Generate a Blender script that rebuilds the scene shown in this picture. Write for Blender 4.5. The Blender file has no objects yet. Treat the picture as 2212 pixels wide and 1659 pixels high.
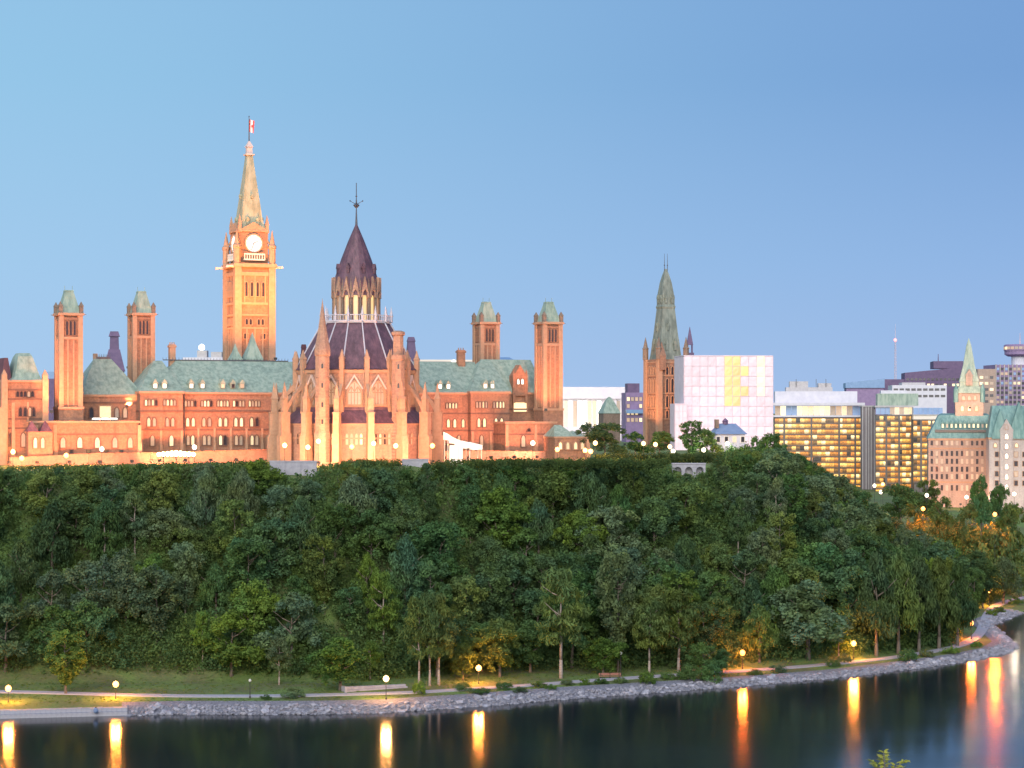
import bpy, math, random
import numpy as np
from mathutils import Vector, Matrix, noise

R = math.radians
PI = math.pi
SC = bpy.context.scene
COL = SC.collection
rng = random.Random(7)
nrg = np.random.default_rng(11)

# ------------------------------------------------------------------ camera, sky, sun, exposure
F = 4500.0          # focal length, in 2212 px picture widths
CXP, HZ = 1106.0, 890.0
CAMZ = 56.0
cam_d = bpy.data.cameras.new('camera')
cam = bpy.data.objects.new('camera', cam_d)
COL.objects.link(cam)
cam.location = (0, 0, CAMZ)
cam.rotation_euler = (PI / 2, 0, 0)
cam_d.lens = 36.0 * F / 2212.0
cam_d.sensor_width = 36.0
cam_d.shift_y = (HZ - 829.5) / 2212.0
cam_d.clip_start = 0.5
cam_d.clip_end = 80000
SC.camera = cam

W = bpy.data.worlds.new('World')
SC.world = W
W.use_nodes = True
wt = W.node_tree
bg = wt.nodes['Background']
tc = wt.nodes.new('ShaderNodeTexCoord')
sep = wt.nodes.new('ShaderNodeSeparateXYZ')
wt.links.new(tc.outputs['Generated'], sep.inputs[0])
def ramp(nt, stops, interp='LINEAR'):
    n = nt.nodes.new('ShaderNodeValToRGB')
    n.color_ramp.interpolation = interp
    e = n.color_ramp.elements
    while len(e) < len(stops):
        e.new(0.5)
    for i, (p, c) in enumerate(stops):
        e[i].position = p
        e[i].color = (c[0], c[1], c[2], 1)
    return n
# dusk sky: pale at the horizon, deepening with height; the eastern half (left) is a little lighter
asn = wt.nodes.new('ShaderNodeMath'); asn.operation = 'ARCSINE'
wt.links.new(sep.outputs['Z'], asn.inputs[0])
elev = wt.nodes.new('ShaderNodeMath'); elev.operation = 'MULTIPLY'; elev.inputs[1].default_value = 2 / PI
wt.links.new(asn.outputs[0], elev.inputs[0])
left = ramp(wt, [(0.0, (.405, .595, .855)), (0.045, (.365, .600, .850)), (0.10, (.310, .580, .820)), (0.3, (.24, .45, .73)), (1.0, (.18, .34, .62))])
right = ramp(wt, [(0.0, (.365, .510, .800)), (0.045, (.275, .455, .770)), (0.10, (.180, .350, .665)), (0.3, (.17, .33, .64)), (1.0, (.18, .34, .62))])
wt.links.new(elev.outputs[0], left.inputs[0]); wt.links.new(elev.outputs[0], right.inputs[0])
mr = wt.nodes.new('ShaderNodeMapRange')
mr.interpolation_type = 'SMOOTHERSTEP'
mr.inputs['From Min'].default_value = -0.42; mr.inputs['From Max'].default_value = 0.42
wt.links.new(sep.outputs['X'], mr.inputs['Value'])
mx = wt.nodes.new('ShaderNodeMix'); mx.data_type = 'RGBA'
wt.links.new(mr.outputs[0], mx.inputs['Factor'])
wt.links.new(left.outputs[0], mx.inputs['A']); wt.links.new(right.outputs[0], mx.inputs['B'])
wt.links.new(mx.outputs['Result'], bg.inputs['Color'])
bg.inputs['Strength'].default_value = 1.0

sun_d = bpy.data.lights.new('sun', 'SUN')
sun_d.energy = 5.0
sun_d.angle = R(70)
sun_d.color = (1.0, .93, .82)
sun = bpy.data.objects.new('sun', sun_d)
COL.objects.link(sun)
sun.rotation_euler = (R(69), 0, R(-9))        # afterglow from behind the camera, a little to the right

SC.view_settings.view_transform = 'Standard'
SC.view_settings.look = 'None'
SC.view_settings.exposure = 0.0
SC.view_settings.gamma = 1.0
SC.view_settings.use_curve_mapping = False
SC.render.engine = 'CYCLES'
SC.cycles.use_denoising = True
SC.cycles.max_bounces = 6
SC.cycles.diffuse_bounces = 4
SC.cycles.glossy_bounces = 3
SC.cycles.transmission_bounces = 2
SC.cycles.sample_clamp_indirect = 6.0
SC.cycles.caustics_reflective = False
SC.cycles.caustics_refractive = False

# ------------------------------------------------------------------ helpers
def tag(o, label=None, cat=None, group=None, kind=None):
    if label: o['label'] = label
    if cat: o['category'] = cat
    if group: o['group'] = group
    if kind: o['kind'] = kind
    return o

def empty(name, loc=(0, 0, 0), rz=0.0, parent=None):
    o = bpy.data.objects.new(name, None)
    o.empty_display_size = 0.5
    COL.objects.link(o)
    o.location = loc
    o.rotation_euler = (0, 0, rz)
    if parent: o.parent = parent
    return o

def thing(name, label, cat, loc=(0, 0, 0), rz=0.0, group=None):
    return tag(empty(name, loc, rz), label, cat, group)

def link(name, me, parent=None, loc=(0, 0, 0), rot=(0, 0, 0), scale=(1, 1, 1)):
    o = bpy.data.objects.new(name, me)
    COL.objects.link(o)
    o.location = loc; o.rotation_euler = rot; o.scale = scale
    if parent: o.parent = parent
    return o

def px2w(px, py, Y):
    return Vector(((px - CXP) / F * Y, Y, CAMZ - (py - HZ) / F * Y))

class MB:
    """collects shapes and links them as one mesh object"""
    def __init__(s):
        s.v = []; s.f = []; s.m = []
    def add(s, vs, fs, m=0):
        b = len(s.v)
        s.v += [tuple(p) for p in vs]
        s.f += [tuple(i + b for i in f) for f in fs]
        s.m += [m] * len(fs)
        return s
    def box(s, x0, x1, y0, y1, z0, z1, m=0):
        return s.frus((x0, x1, y0, y1), z0, (x0, x1, y0, y1), z1, m)
    def frus(s, a, z0, b, z1, m=0):
        vs = [(a[0], a[2], z0), (a[1], a[2], z0), (a[1], a[3], z0), (a[0], a[3], z0),
              (b[0], b[2], z1), (b[1], b[2], z1), (b[1], b[3], z1), (b[0], b[3], z1)]
        return s.add(vs, [(0, 3, 2, 1), (4, 5, 6, 7), (0, 1, 5, 4), (1, 2, 6, 5), (2, 3, 7, 6), (3, 0, 4, 7)], m)
    def cfrus(s, x, y, w0, z0, w1, z1, m=0, d0=None, d1=None):
        d0 = w0 if d0 is None else d0; d1 = w1 if d1 is None else d1
        return s.frus((x - w0 / 2, x + w0 / 2, y - d0 / 2, y + d0 / 2), z0, (x - w1 / 2, x + w1 / 2, y - d1 / 2, y + d1 / 2), z1, m)
    def hip(s, x0, x1, y0, y1, z0, rx0, rx1, ry, z1, m=0):
        vs = [(x0, y0, z0), (x1, y0, z0), (x1, y1, z0), (x0, y1, z0), (rx0, ry, z1), (rx1, ry, z1)]
        return s.add(vs, [(0, 3, 2, 1), (0, 1, 5, 4), (1, 2, 5), (2, 3, 4, 5), (3, 0, 4)], m)
    def lathe(s, prof, n, x=0, y=0, rot=0.0, m=0):
        vs = []; fs = []
        for r, z in prof:
            for k in range(n):
                a = rot + 2 * PI * k / n
                vs.append((x + r * math.cos(a), y + r * math.sin(a), z))
        for i in range(len(prof) - 1):
            for k in range(n):
                k2 = (k + 1) % n
                fs.append((i * n + k, i * n + k2, (i + 1) * n + k2, (i + 1) * n + k))
        fs.append(tuple(reversed(range(n))))
        fs.append(tuple((len(prof) - 1) * n + k for k in range(n)))
        return s.add(vs, fs, m)
    def tube(s, p0, p1, r0, r1=None, n=6, m=0):
        r1 = r0 if r1 is None else r1
        p0 = Vector(p0); p1 = Vector(p1)
        d = (p1 - p0)
        if d.length < 1e-6: return s
        d.normalize()
        a = Vector((0, 0, 1)) if abs(d.z) < .9 else Vector((1, 0, 0))
        e1 = d.cross(a).normalized(); e2 = d.cross(e1)
        vs = []
        for p, r in ((p0, r0), (p1, r1)):
            for k in range(n):
                t = 2 * PI * k / n
                vs.append(p + (e1 * math.cos(t) + e2 * math.sin(t)) * r)
        fs = [(k, (k + 1) % n, n + (k + 1) % n, n + k) for k in range(n)]
        fs += [tuple(reversed(range(n))), tuple(range(n, 2 * n))]
        return s.add(vs, fs, m)
    def prism_y(s, poly, y0, y1, m=0):
        """polygon in (x, z), extruded along y"""
        n = len(poly)
        vs = [(x, y0, z) for x, z in poly] + [(x, y1, z) for x, z in poly]
        fs = [tuple(range(n)), tuple(reversed(range(n, 2 * n)))]
        fs += [(i, i + n, (i + 1) % n + n, (i + 1) % n) for i in range(n)]
        return s.add(vs, fs, m)
    def xform(s, M, start=0):
        for i in range(start, len(s.v)):
            s.v[i] = tuple(M @ Vector(s.v[i]))
        return s
    def mesh(s, name, mats, smooth=False):
        me = bpy.data.meshes.new(name)
        me.from_pydata(s.v, [], s.f)
        for m in (mats if isinstance(mats, (list, tuple)) else [mats]):
            me.materials.append(m)
        if len(me.materials) > 1:
            me.polygons.foreach_set('material_index', s.m)
        if smooth:
            me.polygons.foreach_set('use_smooth', [True] * len(s.f))
        me.update()
        return me
    def build(s, name, mats, parent=None, loc=(0, 0, 0), rz=0.0, smooth=False):
        return link(name, s.mesh(name, mats, smooth), parent, loc, (0, 0, rz))

# ------------------------------------------------------------------ materials
def new_mat(name):
    m = bpy.data.materials.new(name)
    m.use_nodes = True
    nt = m.node_tree
    b = nt.nodes['Principled BSDF']
    return m, nt, b

def mixc(nt, fac, a, b):
    n = nt.nodes.new('ShaderNodeMix'); n.data_type = 'RGBA'
    for sock, v in (('Factor', fac), ('A', a), ('B', b)):
        if isinstance(v, (tuple, list)):
            n.inputs[sock].default_value = (*v, 1)
        elif isinstance(v, (int, float)):
            n.inputs[sock].default_value = v
        else:
            nt.links.new(v, n.inputs[sock])
    return n.outputs['Result']

def coords(nt, scale=(1, 1, 1)):
    t = nt.nodes.new('ShaderNodeTexCoord')
    mp = nt.nodes.new('ShaderNodeMapping')
    mp.inputs['Scale'].default_value = scale
    nt.links.new(t.outputs['Object'], mp.inputs[0])
    return mp.outputs[0]

def noise_tex(nt, vec, scale, detail=4, rough=.6):
    n = nt.nodes.new('ShaderNodeTexNoise')
    n.inputs['Scale'].default_value = scale
    n.inputs['Detail'].default_value = detail
    n.inputs['Roughness'].default_value = rough
    nt.links.new(vec, n.inputs['Vector'])
    return n.outputs['Fac']

def add_bump(nt, b, h, strength, dist=.05):
    bp = nt.nodes.new('ShaderNodeBump')
    bp.inputs['Strength'].default_value = strength
    bp.inputs['Distance'].default_value = dist
    nt.links.new(h, bp.inputs['Height'])
    nt.links.new(bp.outputs[0], b.inputs['Normal'])

def masonry(name, c1, c2, c3, rough=.85, bw=.9, bh=.4):
    """coursed stone: each block a little different, stained on a larger scale"""
    m, nt, b = new_mat(name)
    t = nt.nodes.new('ShaderNodeTexCoord')
    sp = nt.nodes.new('ShaderNodeSeparateXYZ'); nt.links.new(t.outputs['Object'], sp.inputs[0])
    ad = nt.nodes.new('ShaderNodeMath'); nt.links.new(sp.outputs['X'], ad.inputs[0]); nt.links.new(sp.outputs['Y'], ad.inputs[1])
    cb = nt.nodes.new('ShaderNodeCombineXYZ'); nt.links.new(ad.outputs[0], cb.inputs[0]); nt.links.new(sp.outputs['Z'], cb.inputs[1])
    br = nt.nodes.new('ShaderNodeTexBrick')
    br.inputs['Scale'].default_value = 1.0
    br.inputs['Brick Width'].default_value = bw; br.inputs['Row Height'].default_value = bh
    br.inputs['Mortar Size'].default_value = .02
    br.inputs['Color1'].default_value = (*c1, 1); br.inputs['Color2'].default_value = (*c2, 1)
    br.inputs['Mortar'].default_value = (*[x * .7 for x in c3], 1)
    nt.links.new(cb.outputs[0], br.inputs['Vector'])
    n1 = noise_tex(nt, t.outputs['Object'], .26, 5)
    r1 = ramp(nt, [(.36, (0, 0, 0)), (.6, (1, 1, 1))]); nt.links.new(n1, r1.inputs[0])
    sc = nt.nodes.new('ShaderNodeMath'); sc.operation = 'MULTIPLY'; sc.inputs[1].default_value = .8
    nt.links.new(r1.outputs[0], sc.inputs[0])
    c = mixc(nt, sc.outputs[0], br.outputs['Color'], c3)
    mp = nt.nodes.new('ShaderNodeMapping'); mp.inputs['Scale'].default_value = (1, 1, .12); nt.links.new(t.outputs['Object'], mp.inputs[0])
    n3 = noise_tex(nt, mp.outputs[0], .8, 4, .6)
    r3 = ramp(nt, [(.50, (0, 0, 0)), (.72, (.55, .55, .55))]); nt.links.new(n3, r3.inputs[0])
    c = mixc(nt, r3.outputs[0], c, tuple(x * .5 for x in c3))
    n4 = noise_tex(nt, t.outputs['Object'], 1.6, 3, .7)
    r4 = ramp(nt, [(.4, (0, 0, 0)), (.75, (.5, .5, .5))]); nt.links.new(n4, r4.inputs[0])
    c = mixc(nt, r4.outputs[0], c, tuple(min(1, x * 1.35) for x in c1))
    nt.links.new(c, b.inputs['Base Color'])
    b.inputs['Roughness'].default_value = rough
    add_bump(nt, b, br.outputs['Fac'], -.4, .03)
    return m

def plain(name, c1, c2, scale=1.0, rough=.8, metal=0.0, stretch=(1, 1, 1), bump=.15, rnd=0.0):
    m, nt, b = new_mat(name)
    v = coords(nt, stretch)
    n = noise_tex(nt, v, scale, 6)
    r = ramp(nt, [(.32, c1), (.68, c2)]); nt.links.new(n, r.inputs[0])
    out = r.outputs[0]
    if rnd:
        oi = nt.nodes.new('ShaderNodeObjectInfo')
        mrr = nt.nodes.new('ShaderNodeMapRange')
        mrr.inputs['To Min'].default_value = 1 - rnd; mrr.inputs['To Max'].default_value = 1 + rnd
        nt.links.new(oi.outputs['Random'], mrr.inputs['Value'])
        vm = nt.nodes.new('ShaderNodeVectorMath'); vm.operation = 'SCALE'
        nt.links.new(out, vm.inputs[0]); nt.links.new(mrr.outputs[0], vm.inputs['Scale'])
        out = vm.outputs[0]
    nt.links.new(out, b.inputs['Base Color'])
    b.inputs['Roughness'].default_value = rough
    b.inputs['Metallic'].default_value = metal
    if bump: add_bump(nt, b, n, bump)
    return m

def seamed(name, c1, c2, c3, seam=2.2, rough=.55):
    """sheet copper or slate with upright seams and streaked patina"""
    m, nt, b = new_mat(name)
    t = nt.nodes.new('ShaderNodeTexCoord')
    sp = nt.nodes.new('ShaderNodeSeparateXYZ'); nt.links.new(t.outputs['Object'], sp.inputs[0])
    ad = nt.nodes.new('ShaderNodeMath'); nt.links.new(sp.outputs['X'], ad.inputs[0]); nt.links.new(sp.outputs['Y'], ad.inputs[1])
    ml = nt.nodes.new('ShaderNodeMath'); ml.operation = 'MULTIPLY'; ml.inputs[1].default_value = seam; nt.links.new(ad.outputs[0], ml.inputs[0])
    fr = nt.nodes.new('ShaderNodeMath'); fr.operation = 'FRACT'; nt.links.new(ml.outputs[0], fr.inputs[0])
    rr = ramp(nt, [(.0, (1, 1, 1)), (.14, (0, 0, 0)), (.9, (0, 0, 0)), (1, (1, 1, 1))]); nt.links.new(fr.outputs[0], rr.inputs[0])
    mp = nt.nodes.new('ShaderNodeMapping'); mp.inputs['Scale'].default_value = (1, 1, .25); nt.links.new(t.outputs['Object'], mp.inputs[0])
    n = noise_tex(nt, mp.outputs[0], .9, 6, .65)
    r = ramp(nt, [(.3, tuple(x * .72 for x in c1)), (.44, c1), (.54, c2), (.68, c3)]); nt.links.new(n, r.inputs[0])
    f = nt.nodes.new('ShaderNodeMath'); f.operation = 'MULTIPLY'; f.inputs[1].default_value = .55; nt.links.new(rr.outputs[0], f.inputs[0])
    c = mixc(nt, f.outputs[0], r.outputs[0], c1)
    nt.links.new(c, b.inputs['Base Color'])
    b.inputs['Roughness'].default_value = rough
    add_bump(nt, b, rr.outputs[0], .4, .05)
    return m

def glow(name, col, strength, var=.0, base=(.2, .2, .2)):
    """lit glass: brightness differs from pane to pane and inside a pane"""
    m, nt, b = new_mat(name)
    b.inputs['Base Color'].default_value = (*base, 1)
    b.inputs['Roughness'].default_value = .3
    b.inputs['Emission Color'].default_value = (*col, 1)
    if var:
        oi = nt.nodes.new('ShaderNodeObjectInfo')
        n = noise_tex(nt, coords(nt), 1.6, 2)
        a = nt.nodes.new('ShaderNodeMath'); a.operation = 'ADD'; nt.links.new(oi.outputs['Random'], a.inputs[0]); nt.links.new(n, a.inputs[1])
        mrr = nt.nodes.new('ShaderNodeMapRange')
        mrr.inputs['From Min'].default_value = .3; mrr.inputs['From Max'].default_value = 1.5
        mrr.inputs['To Min'].default_value = strength * (1 - var); mrr.inputs['To Max'].default_value = strength * (1 + var)
        nt.links.new(a.outputs[0], mrr.inputs['Value'])
        nt.links.new(mrr.outputs[0], b.inputs['Emission Strength'])
    else:
        b.inputs['Emission Strength'].default_value = strength
    return m

def office_glass(name):
    """office panes: some rooms lit yellow, some orange, some dark"""
    m, nt, b = new_mat(name)
    oi = nt.nodes.new('ShaderNodeObjectInfo')
    r = ramp(nt, [(0, (.05, .04, .03)), (.05, (.28, .14, .04)), (.13, (.85, .32, .05)), (.48, (1.2, .58, .10)), (.74, (1.5, .90, .25)), (.90, (1.7, 1.25, .6)), (1, (.3, .25, .2))], 'CONSTANT')
    nt.links.new(oi.outputs['Random'], r.inputs[0])
    v = coords(nt)
    ad = nt.nodes.new('ShaderNodeVectorMath'); ad.operation = 'ADD'; nt.links.new(v, ad.inputs[0])
    sc = nt.nodes.new('ShaderNodeVectorMath'); sc.operation = 'SCALE'; sc.inputs[0].default_value = (37, 11, 23); nt.links.new(oi.outputs['Random'], sc.inputs['Scale']); nt.links.new(sc.outputs[0], ad.inputs[1])
    n = noise_tex(nt, ad.outputs[0], 1.5, 4, .7)
    # room light painted into each pane by height: bright ceiling strip above, shade below
    sz = nt.nodes.new('ShaderNodeSeparateXYZ'); nt.links.new(v, sz.inputs[0])
    zr = ramp(nt, [(0, (.35, .35, .35)), (.35, (.6, .6, .6)), (.62, (1.25, 1.25, 1.25)), (.72, (1.5, 1.5, 1.5)), (.8, (.9, .9, .9))]); zm = nt.nodes.new('ShaderNodeMath'); zm.operation = 'DIVIDE'; zm.inputs[1].default_value = 2.2; nt.links.new(sz.outputs['Z'], zm.inputs[0]); nt.links.new(zm.outputs[0], zr.inputs[0])
    mr0 = nt.nodes.new('ShaderNodeMapRange'); mr0.inputs['From Min'].default_value = .3; mr0.inputs['From Max'].default_value = .7
    mr0.inputs['To Min'].default_value = .35; mr0.inputs['To Max'].default_value = 1.6
    nt.links.new(n, mr0.inputs['Value'])
    mrr = nt.nodes.new('ShaderNodeMath'); mrr.operation = 'MULTIPLY'; nt.links.new(mr0.outputs[0], mrr.inputs[0]); nt.links.new(zr.outputs[0], mrr.inputs[1])
    nt.links.new(r.outputs[0], b.inputs['Emission Color'])
    nt.links.new(mrr.outputs[0], b.inputs['Emission Strength'])
    b.inputs['Base Color'].default_value = (.03, .035, .04, 1)
    b.inputs['Roughness'].default_value = .12
    return m

def leaf_mat(name, trans=.25):
    m, nt, b = new_mat(name)
    nt.nodes.remove(b)
    oi = nt.nodes.new('ShaderNodeObjectInfo')
    at = nt.nodes.new('ShaderNodeAttribute'); at.attribute_name = 'tone'
    v = coords(nt)
    n = noise_tex(nt, v, .8, 3)
    s1 = nt.nodes.new('ShaderNodeMath'); s1.operation = 'ADD'; nt.links.new(at.outputs['Fac'], s1.inputs[0]); nt.links.new(n, s1.inputs[1])
    mrr = nt.nodes.new('ShaderNodeMapRange'); mrr.inputs['From Min'].default_value = .3; mrr.inputs['From Max'].default_value = 1.7
    mrr.inputs['To Min'].default_value = .62; mrr.inputs['To Max'].default_value = 1.5
    nt.links.new(s1.outputs[0], mrr.inputs['Value'])
    vm = nt.nodes.new('ShaderNodeVectorMath'); vm.operation = 'SCALE'
    gp = nt.nodes.new('ShaderNodeNewGeometry')
    nb = noise_tex(nt, gp.outputs['Position'], .16, 2, .5)
    rb = ramp(nt, [(.34, (.80, .92, 1.12)), (.5, (1, 1, 1)), (.66, (1.16, 1.10, .85))]); nt.links.new(nb, rb.inputs[0])
    mv = nt.nodes.new('ShaderNodeVectorMath'); mv.operation = 'MULTIPLY'; nt.links.new(oi.outputs['Color'], mv.inputs[0]); nt.links.new(rb.outputs[0], mv.inputs[1])
    nt.links.new(mv.outputs[0], vm.inputs[0]); nt.links.new(mrr.outputs[0], vm.inputs['Scale'])
    d = nt.nodes.new('ShaderNodeBsdfDiffuse'); tr = nt.nodes.new('ShaderNodeBsdfTranslucent')
    nt.links.new(vm.outputs[0], d.inputs[0])
    warm = mixc(nt, .35, vm.outputs[0], (.12, .16, .02))
    nt.links.new(warm, tr.inputs[0])
    ms = nt.nodes.new('ShaderNodeMixShader'); ms.inputs[0].default_value = .36
    nt.links.new(d.outputs[0], ms.inputs[1]); nt.links.new(tr.outputs[0], ms.inputs[2])
    nt.links.new(ms.outputs[0], nt.nodes['Material Output'].inputs[0])
    return m

M = {}
M['stone'] = masonry('sandstone', (.37, .190, .115), (.27, .138, .088), (.21, .115, .085))
M['stone_dress'] = plain('dressed_sandstone', (.36, .205, .13), (.45, .27, .18), 1.2)
M['shade_trim'] = plain('shade_toned_trim', (.12, .065, .05), (.19, .105, .08), 1.2)  # shade of ledges and deep window reveals put into the trim colour
M['stone_dark'] = masonry('dark_old_sandstone', (.24, .17, .13), (.20, .14, .11), (.15, .11, .09))  # a darker sandstone for turrets, chimneys and terrace walls
M['stone_lib'] = masonry('library_sandstone', (.41, .25, .175), (.32, .19, .135), (.26, .155, .12))
M['copper'] = seamed('green_copper', (.22, .29, .24), (.29, .36, .295), (.36, .41, .34))
M['copper_old'] = seamed('weathered_copper', (.165, .18, .15), (.22, .235, .195), (.28, .295, .245))
M['copper_teal'] = seamed('teal_copper', (.10, .21, .21), (.15, .27, .26), (.21, .33, .31), 1.2)
M['copper_pale'] = seamed('pale_copper', (.29, .285, .19), (.37, .36, .25), (.43, .42, .31))
M['slate'] = seamed('purple_slate', (.085, .042, .062), (.12, .060, .085), (.16, .080, .105), 1.4, .6)
M['rib'] = plain('pale_roof_rib', (.42, .41, .48), (.52, .50, .57), 2)
M['iron'] = plain('wrought_iron', (.06, .06, .08), (.10, .10, .12), 3, .5)
M['purple_dark'] = plain('dusky_far_stone', (.10, .07, .14), (.15, .10, .18), .6)
M['dark_red'] = plain('dark_red_slate', (.10, .035, .05), (.16, .06, .07), .8)
M['pane_dark'] = plain('dark_pane', (.03, .03, .04), (.06, .05, .06), 1.5, .15, bump=0)
M['pane_warm'] = glow('warm_lit_pane', (1.0, .72, .36), 1.15, .5)
M['pane_dim'] = glow('dim_lit_pane', (1.0, .55, .25), .35, .6)
M['pane_white'] = glow('white_lit_pane', (1.0, .93, .8), 2.2, .3)
M['gallery_flood_glow'] = glow('gallery_flood_pane', (1.0, .66, .20), .85, .35)  # floodlight from the gallery painted in as the panes' own glow
M['clock_face'] = glow('lit_clock_face', (1.0, .97, .88), 1.05)
M['white_glow'] = glow('glowing_white_trim', (1.0, .85, .68), .16, base=(.6, .54, .48))  # light on pale trim put in as a faint glow of its own
M['sheet'] = plain('white_scaffold_sheet', (.66, .55, .60), (.76, .65, .70), .5, .7, bump=.3, rnd=.06)
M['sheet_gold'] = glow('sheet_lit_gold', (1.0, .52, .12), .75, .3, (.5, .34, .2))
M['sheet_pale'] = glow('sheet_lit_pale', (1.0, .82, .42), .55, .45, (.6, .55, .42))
M['seam_pink'] = plain('scaffold_seam', (.64, .52, .57), (.72, .60, .65), 1)
M['concrete'] = plain('pale_concrete', (.36, .34, .36), (.46, .44, .45), .8)
M['concrete_dk'] = plain('dark_concrete', (.17, .15, .17), (.24, .21, .23), .9, stretch=(1, 1, .2))
M['pale_wall'] = plain('pale_cladding', (.50, .49, .56), (.60, .58, .64), .4)
M['blue_metal'] = plain('blue_metal_roof', (.14, .24, .42), (.18, .29, .48), .5, .45)
M['house_roof'] = plain('blue_grey_roof', (.13, .19, .33), (.18, .25, .40), 1, .6)
M['office'] = office_glass('office_glass')
M['office_blue'] = plain('sky_blue_glass', (.20, .30, .50), (.26, .37, .58), .5, .15, bump=0)
M['frame_dk'] = plain('dark_mullion', (.10, .085, .08), (.15, .13, .12), 2, .5)
M['conf_wall'] = masonry('pink_ashlar', (.40, .29, .24), (.35, .25, .21), (.30, .22, .19), .85, 1.2, .5)
M['conf_grey'] = masonry('grey_ashlar', (.42, .37, .35), (.38, .33, .32), (.33, .29, .29), .85, 1.2, .5)
M['purple_wall'] = plain('purple_far_facade', (.20, .14, .26), (.27, .19, .33), .5)
M['pole'] = plain('black_lamp_post', (.02, .02, .025), (.04, .04, .04), 4, .45)
M['globe_na'] = glow('sodium_globe', (1.0, .44, .10), 6.5)
M['globe_orange'] = glow('deep_sodium_globe', (1.0, .30, .05), 6.5)
M['globe_warm'] = glow('warm_globe', (1.0, .60, .22), 6)
M['globe_white'] = glow('white_globe', (1.0, .86, .62), 4.5)
M['globe_valley'] = glow('valley_sodium_globe', (1.0, .32, .05), 7)
M['globe_off'] = plain('unlit_globe', (.55, .55, .5), (.62, .6, .55), 3, .3)
M['red_beacon'] = glow('red_beacon', (1.0, .22, .20), 3)
M['mast'] = plain('mast_steel', (.50, .36, .42), (.62, .50, .56), 2)
M['flag_red'] = plain('red_flag_cloth', (.62, .06, .06), (.72, .10, .09), 2)
M['flag_white'] = plain('white_flag_cloth', (.78, .72, .72), (.84, .80, .80), 2)
M['pink_stone'] = plain('carved_pale_stone', (.55, .42, .38), (.65, .50, .46), 2)
M['tent'] = glow('lit_tent_cloth', (1.0, .86, .70), .45, base=(.8, .77, .73))
M['flood_glass'] = glow('floodlight_glass', (1.0, .50, .16), 55)
M['bark'] = plain('grey_brown_bark', (.10, .08, .06), (.17, .14, .11), 2, .9, stretch=(3, 3, .6), bump=.5)
M['bark_pale'] = plain('pale_birch_bark', (.22, .17, .14), (.36, .30, .26), 1.2, .8, stretch=(1, 1, 3), bump=.3)
M['leaf'] = leaf_mat('leaves')
M['rock'] = plain('riprap_rock', (.19, .185, .22), (.37, .36, .41), 1.1, .9, bump=.4, rnd=.28)
M['rock_bed'] = plain('rubble_bed', (.10, .10, .12), (.24, .23, .27), 2.5, .95, bump=.8)
M['asphalt'] = plain('grey_path', (.30, .29, .34), (.38, .37, .42), 1.5, .85)
M['wood'] = plain('bench_slat', (.26, .10, .08), (.36, .16, .12), 2, .7, stretch=(.4, 3, 3))
M['wall_conc'] = plain('lilac_concrete', (.26, .25, .29), (.37, .36, .40), .8, .9)

# ------------------------------------------------------------------ terrain
SHORE_PX = [(0, 1552.3), (203, 1547), (372, 1543), (560, 1543), (691, 1542.5), (837, 1539), (1037, 1526), (1238, 1509), (1493, 1490.5), (1604, 1482),
            (1841, 1461), (1981, 1443.5), (2103, 1426), (2172, 1412), (2195, 1396), (2159, 1365), (2141, 1351), (2208, 1323)]
def water_pt(px, py):
    Y = CAMZ * F / (py - HZ)
    return ((px - CXP) / F * Y, Y)
SHORE = [(-900, 330), (-420, 350), (-230, 368), (-150, 375)] + [water_pt(*p) for p in SHORE_PX] + [(190, 680), (290, 800), (480, 930), (1200, 1400), (6000, 4000), (40000, 30000)]
SA = np.array(SHORE[:-1], float); SB = np.array(SHORE[1:], float)
SD = SB - SA
SL2 = (SD ** 2).sum(1)

def shore_s(x, y):
    """signed distance to the water's edge, inland positive (arrays)"""
    x = np.atleast_1d(np.asarray(x, float)); y = np.atleast_1d(np.asarray(y, float))
    best = np.full(x.shape, 1e18); sgn = np.ones(x.shape)
    for a, d, l2 in zip(SA, SD, SL2):
        t = np.clip(((x - a[0]) * d[0] + (y - a[1]) * d[1]) / l2, 0, 1)
        dx = x - (a[0] + t * d[0]); dy = y - (a[1] + t * d[1])
        q = dx * dx + dy * dy
        c = d[0] * dy - d[1] * dx
        m = q < best - 1e-9
        best = np.where(m, q, best); sgn = np.where(m, np.where(c >= 0, 1.0, -1.0), sgn)
    return np.sqrt(best) * sgn

def sstep(a, b, x):
    t = np.clip((x - a) / (b - a), 0, 1)
    return t * t * (3 - 2 * t)

PLAT = 43.0
def terrain(x, y):
    x = np.atleast_1d(np.asarray(x, float)); y = np.atleast_1d(np.asarray(y, float))
    s = shore_s(x, y)
    rgt = sstep(-10, 70, x)
    rh = 1.6 - .7 * rgt
    sf = 30 - 17 * rgt
    wd = 50 + 8 * rgt
    H = np.interp(x - .12 * (y - 500), [50, 60, 66, 76, 83, 88, 93, 99, 110], [43, 42, 39, 34, 30, 26, 22, 19, 18])
    low = np.where(s < 0, np.maximum(s * .5, -4), np.minimum(s / 5, 1) * rh + np.clip((s - 5) / 20, 0, 1) * .7)
    t = np.clip((s - sf) / wd, 0, 1)
    up = (.55 * t + .45 * (t * t * (3 - 2 * t)))
    und = (np.sin(x * .13 + y * .05) + np.sin(y * .17 - x * .07)) * .35 * np.clip((s - 20) / 20, 0, 1) * (1 - np.clip((s - sf - wd) / 8, 0, 1))
    return low + (H - low) * up + und

def tz(x, y):
    return float(terrain(x, y)[0])

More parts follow.
